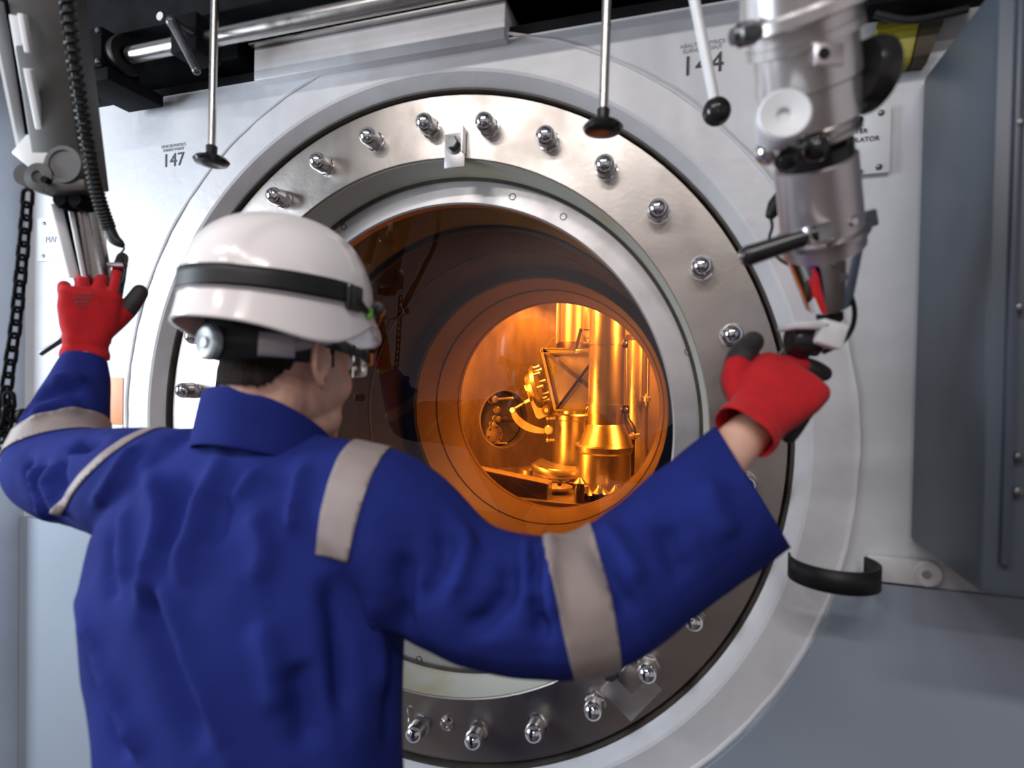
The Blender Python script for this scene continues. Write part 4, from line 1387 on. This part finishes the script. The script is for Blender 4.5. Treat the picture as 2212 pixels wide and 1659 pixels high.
# ---------------- coverall
mb = MB()
RB = Vector((math.cos(math.radians(3)), -math.sin(math.radians(3)), 0))
FB = Vector((math.sin(math.radians(3)), math.cos(math.radians(3)), 0))
rows = [(0.80, 0.095, -0.615, 0.185, 0.125), (0.92, 0.095, -0.625, 0.192, 0.135), (1.03, 0.088, -0.625, 0.192, 0.138), (1.13, 0.054, -0.605, 0.214, 0.142),
        (1.22, 0.024, -0.580, 0.228, 0.146), (1.30, 0.008, -0.555, 0.226, 0.138), (1.355, 0.004, -0.535, 0.208, 0.118), (1.40, 0.006, -0.522, 0.160, 0.098), (1.435, 0.010, -0.510, 0.105, 0.080), (1.46, 0.012, -0.503, 0.075, 0.070)]
rings = []
for z, x, y, hw, hd in rows:
    rings.append(mb.ring((x, y, z), RB * hw, FB * hd, 40, 2.35))
mb.skin(rings)
limb(mb, [Vector((0.11, -0.53, 1.345)), R_SH, R_MID, R_EL, R_EL.lerp(R_CU, 0.5), R_CU, R_CU + (R_CU - R_EL).normalized() * 0.05],
     [0.095, 0.094, 0.085, 0.080, 0.081, 0.090, 0.090])
limb(mb, [Vector((-0.12, -0.53, 1.345)), L_SH, L_SH.lerp(L_EL, 0.5), L_EL, L_EL.lerp(L_CU, 0.35), L_EL.lerp(L_CU, 0.75), L_CU, L_CU + (L_CU - L_EL).normalized() * 0.03],
     [0.095, 0.092, 0.080, 0.076, 0.068, 0.050, 0.036, 0.034])
for s in (1, -1):
    limb(mb, [Vector((0.095 + s * 0.085, -0.615, 0.86)), Vector((0.095 + s * 0.10, -0.60, 0.48)), Vector((0.095 + s * 0.105, -0.61, 0.09))], [0.112, 0.092, 0.085])
cov_me = remesh(mb, 0.0062, 6, 0.5)

# fold lines, followed on the cloth surface: (height m, half width m, pixels of the fold as seen in the picture)
FOLDS = [
    (0.011, 0.013, [(312, 1005), (336, 1055), (351, 1103), (346, 1152), (331, 1220), (312, 1289), (293, 1335)]),
    (-0.008, 0.016, [(385, 1010), (392, 1080), (380, 1160), (365, 1210)]),
    (0.010, 0.014, [(470, 965), (462, 1040), (429, 1094), (408, 1152), (397, 1220), (400, 1300)]),
    (-0.007, 0.015, [(500, 1060), (470, 1120), (450, 1200)]),
    (0.009, 0.013, [(341, 1225), (361, 1313), (405, 1425), (449, 1523), (512, 1665)]),
    (-0.012, 0.018, [(318, 1260), (335, 1340), (372, 1440), (412, 1540), (460, 1665)]),
    (0.009, 0.012, [(166, 1300), (205, 1425), (273, 1557), (332, 1665)]),
    (-0.010, 0.014, [(178, 1360), (200, 1470), (250, 1580), (290, 1665)]),
    (0.008, 0.009, [(655, 1000), (648, 1060), (634, 1120), (626, 1170)]),
    (-0.010, 0.014, [(707, 1225), (731, 1337), (741, 1460), (748, 1600)]),
    (-0.010, 0.016, [(634, 1425), (655, 1520), (673, 1665)]),
    (0.007, 0.014, [(560, 1330), (590, 1450), (610, 1580)]),
    (0.007, 0.014, [(540, 1100), (570, 1180), (560, 1290)]),
    (-0.006, 0.012, [(240, 1120), (230, 1230), (245, 1330)]),
    (0.006, 0.012, [(270, 1090), (262, 1180), (275, 1290)]),
    (0.007, 0.012, [(800, 1280), (815, 1400), (828, 1540)]),
    (-0.008, 0.012, [(850, 1400), (846, 1500), (838, 1640)]),
    (0.006, 0.010, [(560, 1010), (520, 1060), (470, 1110)]),
    (0.007, 0.010, [(300, 960), (270, 1000), (230, 1060), (190, 1110)]),
    # right sleeve
    (-0.014, 0.010, [(1140, 1145), (1163, 1203), (1158, 1271), (1170, 1350), (1176, 1420)]),
    (0.012, 0.010, [(1196, 1150), (1180, 1190), (1180, 1271), (1198, 1380)]),
    (0.009, 0.010, [(1120, 1130), (1136, 1180), (1138, 1260), (1150, 1330)]),
    (-0.011, 0.013, [(1108, 1190), (1100, 1271), (1049, 1343), (985, 1378)]),
    (0.009, 0.014, [(986, 1118), (1003, 1181), (986, 1253), (920, 1310)]),
    (-0.007, 0.012, [(960, 1130), (975, 1200), (950, 1270), (890, 1300)]),
    (-0.009, 0.011, [(1276, 1158), (1312, 1226), (1352, 1294), (1372, 1350)]),
    (0.007, 0.013, [(1300, 1130), (1345, 1200), (1400, 1290)]),
    (-0.007, 0.016, [(1440, 1120), (1460, 1200), (1500, 1270)]),
    (0.006, 0.016, [(1528, 1030), (1545, 1100), (1590, 1190)]),
    (-0.009, 0.012, [(880, 1180), (870, 1260), (868, 1340), (872, 1390)]),
    # left sleeve
    (-0.008, 0.010, [(70, 862), (110, 846), (150, 842), (190, 858)]),
    (0.007, 0.010, [(110, 820), (150, 815), (195, 828)]),
    (0.008, 0.011, [(60, 900), (120, 876), (200, 890)]),
    (-0.014, 0.012, [(150, 965), (185, 958), (222, 962)]),
    (-0.012, 0.010, [(52, 985), (64, 1041), (97, 1108), (125, 1146)]),
    (0.010, 0.009, [(72, 1000), (80, 1050), (108, 1100), (138, 1136)]),
    (-0.010, 0.009, [(92, 1000), (95, 1055), (120, 1100), (146, 1120)]),
    (0.009, 0.009, [(112, 1000), (110, 1050), (130, 1092), (152, 1108)]),
    (-0.008, 0.009, [(135, 985), (128, 1030), (140, 1075)]),
]
bvh = BVHTree.FromPolygons([v.co for v in cov_me.vertices], [tuple(p.vertices) for p in cov_me.polygons])
co = verts_np(cov_me)
nr = normals_np(cov_me)
disp = np.zeros(len(co))
for h, w, pix in FOLDS:
    P3 = []
    for a, b in zip(pix[:-1], pix[1:]):
        for k in range(5):
            f = k / 5
            d = ray(a[0] + (b[0] - a[0]) * f, a[1] + (b[1] - a[1]) * f)
            hit = bvh.ray_cast(CAM, d.normalized(), 3.0)
            if hit[0] is not None:
                P3.append(np.array(hit[0]))
    if len(P3) < 2:
        continue
    P3 = np.array(P3)
    best = np.full(len(co), 9.0)
    tt = np.zeros(len(co))
    near = np.where((np.abs(co - P3.mean(0)).max(1) < (np.abs(P3 - P3.mean(0)).max() + 0.08)))[0]
    sub = co[near]
    bs = np.full(len(near), 9.0)
    ts = np.zeros(len(near))
    for i in range(len(P3) - 1):
        a, b = P3[i], P3[i + 1]
        ab = b - a
        if np.linalg.norm(ab) > 0.12:
            continue
        t_ = np.clip(((sub - a) @ ab) / max(1e-12, ab @ ab), 0, 1)
        dd = np.linalg.norm(sub - (a + t_[:, None] * ab), axis=1)
        m_ = dd < bs
        bs[m_] = dd[m_]
        ts[m_] = (i + t_[m_]) / (len(P3) - 1)
    taper = np.clip(np.minimum(ts, 1 - ts) * 5, 0.15, 1)
    disp[near] += h * 1.9 * np.exp(-(bs / w) ** 2) * taper
nz = np.array([noise.noise(Vector((c[0] * 9, c[1] * 9, c[2] * 5))) * 0.005 + noise.noise(Vector((c[0] * 22, c[1] * 22, c[2] * 13))) * 0.0022 for c in co])
co2 = co + nr * (disp + nz)[:, None]
set_verts(cov_me, co2)
# light relax so the folds stay soft
bmx = bmesh.new()
bmx.from_mesh(cov_me)
bmesh.ops.smooth_vert(bmx, verts=bmx.verts, factor=0.5, use_axis_x=True, use_axis_y=True, use_axis_z=True)
bmx.to_mesh(cov_me)
bmx.free()

rdir = (R_CU - R_EL).normalized()
ldir = (L_CU - L_EL).normalized()
rcut_n = (W(1700, 1165, 0.76) - W(1555, 930, 0.76)).cross(R_CU - CAM).normalized()
if rcut_n.dot(rdir) < 0:
    rcut_n = -rcut_n


def open_cuffs(me):
    """cut the sleeves open at the cuffs (local cuts: only geometry near each wrist)"""
    bm = bmesh.new()
    bm.from_mesh(me)
    for cpt, nrm, rad in ((R_CU, rcut_n, 0.165), (L_CU, ldir, 0.09), (Vector((0.013, -0.515, 1.435)), Vector((0, 0.36, 1)), 0.125)):
        vs = {v for v in bm.verts if (v.co - cpt).length < rad}
        fs = [f for f in bm.faces if all(v in vs for v in f.verts)]
        es = list({e for f in fs for e in f.edges})
        bmesh.ops.bisect_plane(bm, geom=list(vs) + es + fs, dist=1e-6, plane_co=cpt, plane_no=nrm, clear_outer=True)
    out = bpy.data.meshes.new('coverall')
    bm.to_mesh(out)
    bm.free()
    return out


cov_open = open_cuffs(cov_me)
coverall = place('coverall', cov_open, 'cloth', person, 180)
coverall['label'] = 'royal blue cotton coverall'
solidify(coverall, 0.003)


# tape bands: slices of the cloth lifted just off it
def band(name, planes, center, rad, lift=0.0022):
    bm = bmesh.new()
    bm.from_mesh(cov_open)
    bmesh.ops.delete(bm, geom=[v for v in bm.verts if (v.co - center).length > rad], context='VERTS')
    for c, n in planes:
        bmesh.ops.bisect_plane(bm, geom=list(bm.verts) + list(bm.edges) + list(bm.faces), dist=1e-6, plane_co=c, plane_no=n, clear_inner=True)
    bm.normal_update()
    for v in bm.verts:
        v.co += v.normal * lift
    me = bpy.data.meshes.new(name)
    bm.to_mesh(me)
    bm.free()
    o = place(name, me, 'strip', coverall, 180)
    o['label'] = 'tan reflective tape'
    solidify(o, 0.0015)
    return o


ua = (R_EL - R_SH).normalized()
bandn = (W(1330, 1180, .69) - W(1205, 1215, .69)).normalized()
band('sleeve_band', [(W(1206, 1300, 0.69), (bandn * 0.97 + ua * 0.1).normalized()), (W(1305, 1290, 0.69), -(bandn + Vector((0, 0, -0.10))).normalized())], R_EL + Vector((0.0, 0, -0.01)), 0.16)
ln = ldir
band('sleeve_band', [(W(100, 968, 0.98), (ln * 0.9 + CR * -0.25).normalized()), (W(110, 912, 0.98), -(ln * 0.9 + CR * -0.30).normalized())], L_EL.lerp(L_CU, 0.3), 0.14)
# shoulder tapes over each shoulder, ending squared on the back
sR0, sR1 = W(700, 1110, 0.68), W(785, 1110, 0.68)
nR = (sR1 - sR0).normalized()
band('shoulder_band', [(sR0, (nR + Vector((0, 0, -0.12))).normalized()), (sR1, -(nR + Vector((0, 0, -0.22))).normalized()), (W(720, 1222, 0.64), Vector((0.1, 0.0, 1)))], Vector((0.13, -0.56, 1.36)), 0.20)
sL0, sL1 = W(155, 1060, 0.86), W(190, 1060, 0.86)
lnn = (W(300, 950, 0.86) - W(150, 1110, 0.86)).cross(CF).normalized()
if lnn.dot(CR) < 0:
    lnn = -lnn
band('shoulder_band', [(W(162, 1080, 0.86), (lnn).normalized()), (W(186, 1082, 0.86), -lnn), (W(150, 1112, 0.86), Vector((0, 0, 1)))], L_SH, 0.17)

# standing collar
mb = MB()
cr = []
for f in (0.0, 0.5, 1.0):
    ring = []
    for i in range(48):
        a = 2 * PI * i / 48
        x, y = math.cos(a), math.sin(a)
        rx, ry = 0.100 - 0.012 * f, 0.099 - 0.011 * f
        # lower at the throat, higher at the nape, front left open
        back, front = 1.430 + 0.080 * f, 1.345 + 0.052 * f
        z = back + (front - back) * (1 + y) / 2
        ring.append(mb.bm.verts.new(Vector((0.012, -0.522 + 0.004 * f, z)) + RB * (rx * x) + FB * (ry * y)))
    cr.append(ring)
for j in range(2):
    for i in range(48):
        a = 2 * PI * (i + 0.5) / 48
        if math.sin(a) > 0.985:
            continue
        mb.bm.faces.new((cr[j][i], cr[j][(i + 1) % 48], cr[j + 1][(i + 1) % 48], cr[j + 1][i]))
co_ = mb.build('collar', 'cloth', coverall, 60)
solidify(co_, 0.006, 0)
sb_ = co_.modifiers.new('soft', 'SUBSURF')
sb_.levels = sb_.render_levels = 2

# boots
for s in (1, -1):
    x = 0.095 + s * 0.105
    b = MB()
    b.ball((x, -0.53, 0.055), 1.0, 0.05, 0.14, 0.055)
    b.cyl((x, -0.60, 0.05), (x, -0.60, 0.20), 0.058)
    me = remesh(b, 0.008, 3)
    o = place('boot', me, 'rubber', person, 180)
    MB().box((x, -0.535, 0.012), (0.10, 0.285, 0.024), None, 0.008).build('sole', 'rubber', o)

# ---------------- gloves
def glove(wrist, Y, Zhint, thumb_left, fingers, thumb, label, cuff=0.034, size=1.1):
    Y = Y.normalized()
    Z = (Zhint - Y * Zhint.dot(Y)).normalized()
    X = Y.cross(Z)
    if thumb_left:
        X = -X
    X, Y, Z = X * size, Y * size, Z * size
    L2W = Matrix((X, Y, Z)).transposed().to_4x4()
    L2W.translation = wrist

    def g(x, y, z):
        return L2W @ Vector((x, y, z))
    mb = MB()
    # palm: lofted flat rounded rings
    rr = []
    for (y, xc, hw, hz, zc) in ((-0.030, 0, cuff + 0.002, cuff - 0.004, 0), (-0.012, 0, cuff, cuff - 0.006, 0), (0.006, 0, 0.033, 0.025, 0), (0.030, 0.002, 0.041, 0.023, -0.001), (0.060, 0.001, 0.045, 0.020, 0.0), (0.085, 0, 0.045, 0.0165, 0.0), (0.096, 0, 0.041, 0.011, -0.002)):
        rr.append(mb.ring(g(xc, y, zc), X * hw, Z * hz, 28, 2.5))
    mb.skin(rr)
    chains = []
    for k, (curl, spread, scl) in enumerate(fingers):
        x0 = 0.033 - 0.0222 * k
        lens = [(0.044, 0.027, 0.022), (0.048, 0.030, 0.023), (0.045, 0.028, 0.022), (0.036, 0.022, 0.019)][k]
        p = Vector((x0, 0.078 if k < 3 else 0.072, 0.0))
        ch = [p - Vector((0, 0.02, 0)), p.copy()]
        th = 0.0
        for l, c in zip(lens, curl):
            th += math.radians(c)
            d = Vector((math.sin(math.radians(spread)) * math.cos(th), math.cos(math.radians(spread)) * math.cos(th), -math.sin(th)))
            p = p + d * (l * scl)
            ch.append(p.copy())
        chains.append(ch)
        r0 = [0.0108, 0.0108, 0.0104, 0.0096][k]
        mb.tube([g(*q) for q in ch], [r0 * size * k_ for k_ in (1.02, 1.08, 1.04, 0.98, 0.86)], 12, sub=4)
        mb.ball(g(*ch[-1]), r0 * 0.86 * size, seg=12, rings=8)
    ch = [Vector(t_) for t_ in thumb]
    chains.append(ch)
    mb.tube([g(*q) for q in ch], [r_ * size for r_ in (0.0180, 0.0165, 0.0150, 0.0128)], 14, sub=5)
    mb.ball(g(*ch[-1]), 0.0128 * size, seg=12, rings=8)
    me = remesh(mb, 0.0024, 4, 0.5)
    # cut the cuff open
    bm = bmesh.new()
    bm.from_mesh(me)
    bmesh.ops.bisect_plane(bm, geom=list(bm.verts) + list(bm.edges) + list(bm.faces), dist=1e-6, plane_co=g(0, -0.026, 0), plane_no=Y, clear_inner=True)
    inv_ = L2W.inverted()
    bm.normal_update()
    for v in bm.verts:
        q = inv_ @ v.co
        n_ = noise.noise(v.co * 30) * 0.0012 + 0.0010 * math.sin(q.y * 260) * max(0, 1 - max(0, q.y) / 0.02)
        v.co += v.normal * n_
    full = bpy.data.meshes.new('glove')
    bm.to_mesh(full)
    o = place('glove', full, 'red', person, 180)
    o['label'] = label
    solidify(o, 0.0015)
    # latex coating on the palm side and the finger ends
    R3 = Matrix((X / size, Y / size, Z / size))
    dl = []
    for f in bm.faces:
        q = inv_ @ f.calc_center_median()
        n_ = R3 @ f.normal
        coat = False
        # nearest chain
        bd, bt, bk = 9, 0, 0
        for k, c in enumerate(chains):
            tot_ = sum((c[i + 1] - c[i]).length for i in range(len(c) - 1))
            acc_ = 0
            for i in range(len(c) - 1):
                ab = c[i + 1] - c[i]
                t__ = max(0, min(1, (q - c[i]).dot(ab) / ab.length_squared))
                dd = (q - (c[i] + ab * t__)).length
                if dd < bd:
                    bd, bt, bk = dd, (acc_ + ab.length * t__) / tot_, k
                acc_ += ab.length
        if n_.z < -0.10 and q.y > 0.012:
            coat = True
        if bd < 0.02 and bt > (0.66 if bk < 4 else 0.58):
            coat = True
        if bk == 4 and bd < 0.02 and bt > 0.15 and (n_.x * (1 if True else -1) < 0.15 and n_.z < 0.75) and q.x > 0.03 and COAT_THUMB:
            coat = True
        if bk == 0 and bd < 0.0165 and bt > 0.30 and n_.x > 0.35:
            coat = True
        if not coat:
            dl.append(f)
    bmesh.ops.delete(bm, geom=dl, context='FACES')
    for v in bm.verts:
        v.co += v.normal * 0.0009
    cm = bpy.data.meshes.new('latex_coating')
    bm.to_mesh(cm)
    bm.free()
    c_ = place('latex_coating', cm, 'coating', o, 180)
    c_['label'] = 'black latex palm coating'
    solidify(c_, 0.0012)
    return o, L2W


COAT_THUMB = True
LY_ = W(203, 590, 1.10) - W(186, 770, 1.09)
lg, LGM = glove(W(186, 742, 1.09), LY_, -ray(190, 680) + CR * -0.10, False,
                [((10, 20, 18), 4, 1.10), ((34, 58, 45), 1, 1.0), ((38, 60, 45), -6, 1.0), ((42, 60, 45), -13, 1.0)],
                [(0.018, 0.020, -0.006), (0.040, 0.048, -0.010), (0.058, 0.076, -0.012), (0.071, 0.104, -0.012)],
                'red knit glove with black palm on the raised left hand')
COAT_THUMB = False
RY_ = (W(1778, 786, 0.78) - W(1636, 900, 0.78)).normalized() * 0.90 + CF * 0.43
rg, RGM = glove(W(1634, 904, 0.762), RY_, -ray(1690, 830) + CU * 0.15, True,
                [((2, 14, 12), -46, 0.86), ((52, 50, 35), -6, 1.0), ((72, 58, 40), 0, 1.0), ((76, 60, 45), 5, 1.0)],
                [(0.020, 0.014, -0.004), (0.046, 0.034, -0.004), (0.060, 0.064, 0.002), (0.062, 0.096, 0.002)],
                'red knit glove with black palm gripping the right handle', 0.034, 1.19)

# faded print on the back of the left glove
gb = BVHTree.FromPolygons([v.co for v in lg.data.vertices], [tuple(p.vertices) for p in lg.data.polygons])
mb = MB()
for row, (x0, x1) in enumerate(((162, 200), (158, 196), (164, 192), (168, 188))):
    x = x0
    while x < x1:
        w_ = random.uniform(3, 7)
        hit = gb.ray_cast(CAM, ray(x, 636 + row * 9).normalized(), 3.0)
        hit2 = gb.ray_cast(CAM, ray(x + w_, 635.5 + row * 9).normalized(), 3.0)
        if hit[0] is not None and hit2[0] is not None and (hit[0] - hit2[0]).length < 0.02:
            mb.beam(hit[0] + hit[1] * 0.0004, hit2[0] + hit2[1] * 0.0004, random.uniform(0.002, 0.004), 0.0008, hit[1].cross(hit2[0] - hit[0]))
        x += w_ + random.uniform(1.5, 3)
mb.build('faded_print', 'ink', lg)

# ================================================================== HARD HAT
hat = thing('hard_hat', 'white hard hat with black elastic strap on the operator', 'hard hat', hp(0, -0.01, 0.03))


def hat_pt(th, s, out=0.0):
    """th: angle from the front towards the wearer's right, s: 0 at the crown .. 1 at the rim"""
    c, sn = math.cos(th), math.sin(th)
    a, b = 0.136, 0.115
    rim_z = 0.040 + 0.020 * math.exp(-((abs(th) - 0.92) / 0.36) ** 2) - 0.018 * math.exp(-((abs(th) - 1.75) / 0.50) ** 2) + 0.004 * math.exp(-((abs(th) - PI) / 0.50) ** 2) - 0.004 * math.exp(-(th / 0.45) ** 2)
    top = 0.202
    eq = 0.085
    if s < 0.72:
        ph = (s / 0.72) * PI / 2
        rad = math.sin(ph) ** 0.94
        z = eq + (top - eq) * math.cos(ph) ** 0.96
    else:
        f = (s - 0.72) / 0.28
        rad = 1.0 + 0.035 * f
        z = eq + (rim_z - eq) * f
        rad += (0.20 * math.exp(-(th / 0.62) ** 2) + 0.035 * math.exp(-((abs(th) - PI) / 0.6) ** 2)) * f ** 2.2
    # crown ridge and side flutes
    crest = 0.0
    if s < 0.70:
        lat = sn * rad
        crest = 0.0045 / (1 + math.exp((abs(lat) - 0.52) * 45)) * math.sin(min(1, s / 0.66) * PI) ** 0.5
    x, y = b * sn * (rad + crest * 6), a * c * (rad + crest * 6)
    n = Vector((x / b / b, y / a / a, max(0.0, (z - eq)) / 0.0132))
    n.normalize()
    return Vector((x, y - 0.012, z + crest)) + n * out


def hw(v):
    return HM @ v


NT, NS = 112, 44
mb = MB()
top_v = mb.bm.verts.new(hw(hat_pt(0, 0)))
grid = []
for j in range(1, NS + 1):
    grid.append([mb.bm.verts.new(hw(hat_pt(-PI + 2 * PI * i / NT, j / NS))) for i in range(NT)])
for i in range(NT):
    mb.bm.faces.new((top_v, grid[0][i], grid[0][(i + 1) % NT]))
for j in range(NS - 1):
    for i in range(NT):
        mb.bm.faces.new((grid[j][i], grid[j][(i + 1) % NT], grid[j + 1][(i + 1) % NT], grid[j + 1][i]))
shell = mb.build('hat_shell', 'helmet', hat, 60)
solidify(shell, 0.004, -1)


def hat_band(name, m, s0, s1, t0, t1, out, thick, parent, slope=0.0, n=70):
    mb = MB()
    rows_ = []
    for i in range(n + 1):
        th = t0 + (t1 - t0) * i / n
        f = i / n
        ds = slope(f) if callable(slope) else slope * f
        rows_.append([mb.bm.verts.new(hw(hat_pt(th, s0 + ds + (s1 - s0) * k / 4, out))) for k in range(5)])
    for i in range(n):
        for k in range(4):
            mb.bm.faces.new((rows_[i][k], rows_[i + 1][k], rows_[i + 1][k + 1], rows_[i][k + 1]))
    o = mb.build(name, m, parent, 60)
    solidify(o, thick, 1)
    return o


strap = hat_band('elastic_strap', 'rubber', 0.640, 0.745, 1.40, PI + 1.4, 0.0015, 0.002, hat)
hat_band('strap_edge', 'harness', 0.748, 0.760, 1.5, PI + 1.2, 0.0012, 0.0015, strap)
p_b = hw(hat_pt(1.40, 0.710, 0.004))
MB().box(p_b, (0.032, 0.008, 0.036), HROT @ Matrix.Rotation(-1.40, 3, 'Z'), 0.004).build('buckle', 'blackp', strap)
MB().tube([hw(hat_pt(t_, s_, 0.003)) for t_, s_ in ((1.36, 0.72), (1.25, 0.76), (1.14, 0.79), (1.00, 0.79))], [0.008, 0.0055, 0.004, 0.004], 8, sub=4).build('strap_tail', 'rubber', strap)
MB().tube([hw(hat_pt(t_, s_, 0.004)) for t_, s_ in ((1.13, 0.77), (1.12, 0.82), (1.14, 0.87))], [0.0065, 0.0055, 0.003], 8, sub=4).build('green_clip', 'green', strap)
MB().tube([hw(hat_pt(t_, s_, 0.006)) for t_, s_ in ((1.00, 0.79), (0.86, 0.74), (0.66, 0.71), (0.45, 0.76), (0.28, 0.84))], [0.005, 0.0115, 0.013, 0.011, 0.008], 12, sub=4).build('lamp_mount', 'blackp', strap)

# suspension harness below the shell
def head_band(name, m, z0, z1, t0, t1, grow, thick, parent, n=48, zs=0.0):
    mb = MB()
    rows_ = []
    for i in range(n + 1):
        th = t0 + (t1 - t0) * i / n
        lo = z0 + zs * i / n
        hi = z1 + zs * i / n
        a, b = 0.089 + grow, 0.079 + grow
        rows_.append([mb.bm.verts.new(hp(b * math.sin(th), a * math.cos(th) - 0.014, z)) for z in (lo, (lo + hi) / 2, hi)])
    for i in range(n):
        for k in range(2):
            mb.bm.faces.new((rows_[i][k], rows_[i + 1][k], rows_[i + 1][k + 1], rows_[i][k + 1]))
    o = mb.build(name, m, parent, 60)
    solidify(o, thick, 1)
    return o


harn = head_band('nape_harness', 'rubber', -0.004, 0.050, 1.75, 2 * PI - 1.75, 0.004, 0.006, hat)
head_band('head_band', 'rubber', 0.034, 0.062, -PI, PI, 0.002, 0.004, hat)
head_band('harness_plate', 'harness', 0.000, 0.030, 1.98, 2.42, 0.011, 0.004, harn)
head_band('harness_arm', 'harness', 0.024, 0.042, 1.42, 2.00, 0.010, 0.003, harn, zs=-0.016)
kc = hp(0, -0.014 - 0.096, 0.014)
MB().lathe(kc, -HF, [(0, 0.018), (0.004, 0.0225), (0.012, 0.0225), (0.015, 0.019), (0.013, 0.008), (0.016, 0.006)], 30).build('ratchet_knob', 'knob', hat)

# ================================================================== SAFETY GLASSES
gl = thing('safety_glasses', 'clear wraparound safety glasses with black arms and orange tips', 'glasses', hp(0, 0.10, 0.0))
for s in (1, -1):
    MB().beam(hp(s * 0.083, -0.005, 0.026), hp(s * 0.078, 0.075, 0.016), 0.013, 0.004, HU, 0.0015).build('temple_arm', 'blackp', gl)
    MB().beam(hp(s * 0.078, 0.073, 0.015), hp(s * 0.072, 0.093, 0.012), 0.016, 0.005, HU, 0.0015).build('temple_hinge', 'blackp', gl)
    MB().beam(hp(s * 0.0725, 0.092, 0.012), hp(s * 0.068, 0.100, 0.011), 0.018, 0.005, HU, 0.0015).build('orange_tip', 'orange', gl)
    mb = MB()
    rows_ = []
    for i in range(13):
        f = i / 12
        th = math.radians(6 + 62 * f)
        x, y = 0.077 * math.sin(th), 0.062 + 0.058 * math.cos(th)
        hgt = 0.022 - 0.004 * f
        rows_.append([mb.bm.verts.new(hp(s * x, y, 0.006 + hgt * (k / 4 * 2 - 1))) for k in range(5)])
    for i in range(12):
        for k in range(4):
            mb.bm.faces.new((rows_[i][k], rows_[i + 1][k], rows_[i + 1][k + 1], rows_[i][k + 1]))
    solidify(mb.build('lens', 'lens', gl, 60), 0.0018, 0)
MB().tube([hp(-0.010, 0.118, 0.004), hp(0, 0.121, 0.008), hp(0.010, 0.118, 0.004)], 0.003, 8, sub=3).build('nose_bridge', 'blackp', gl)
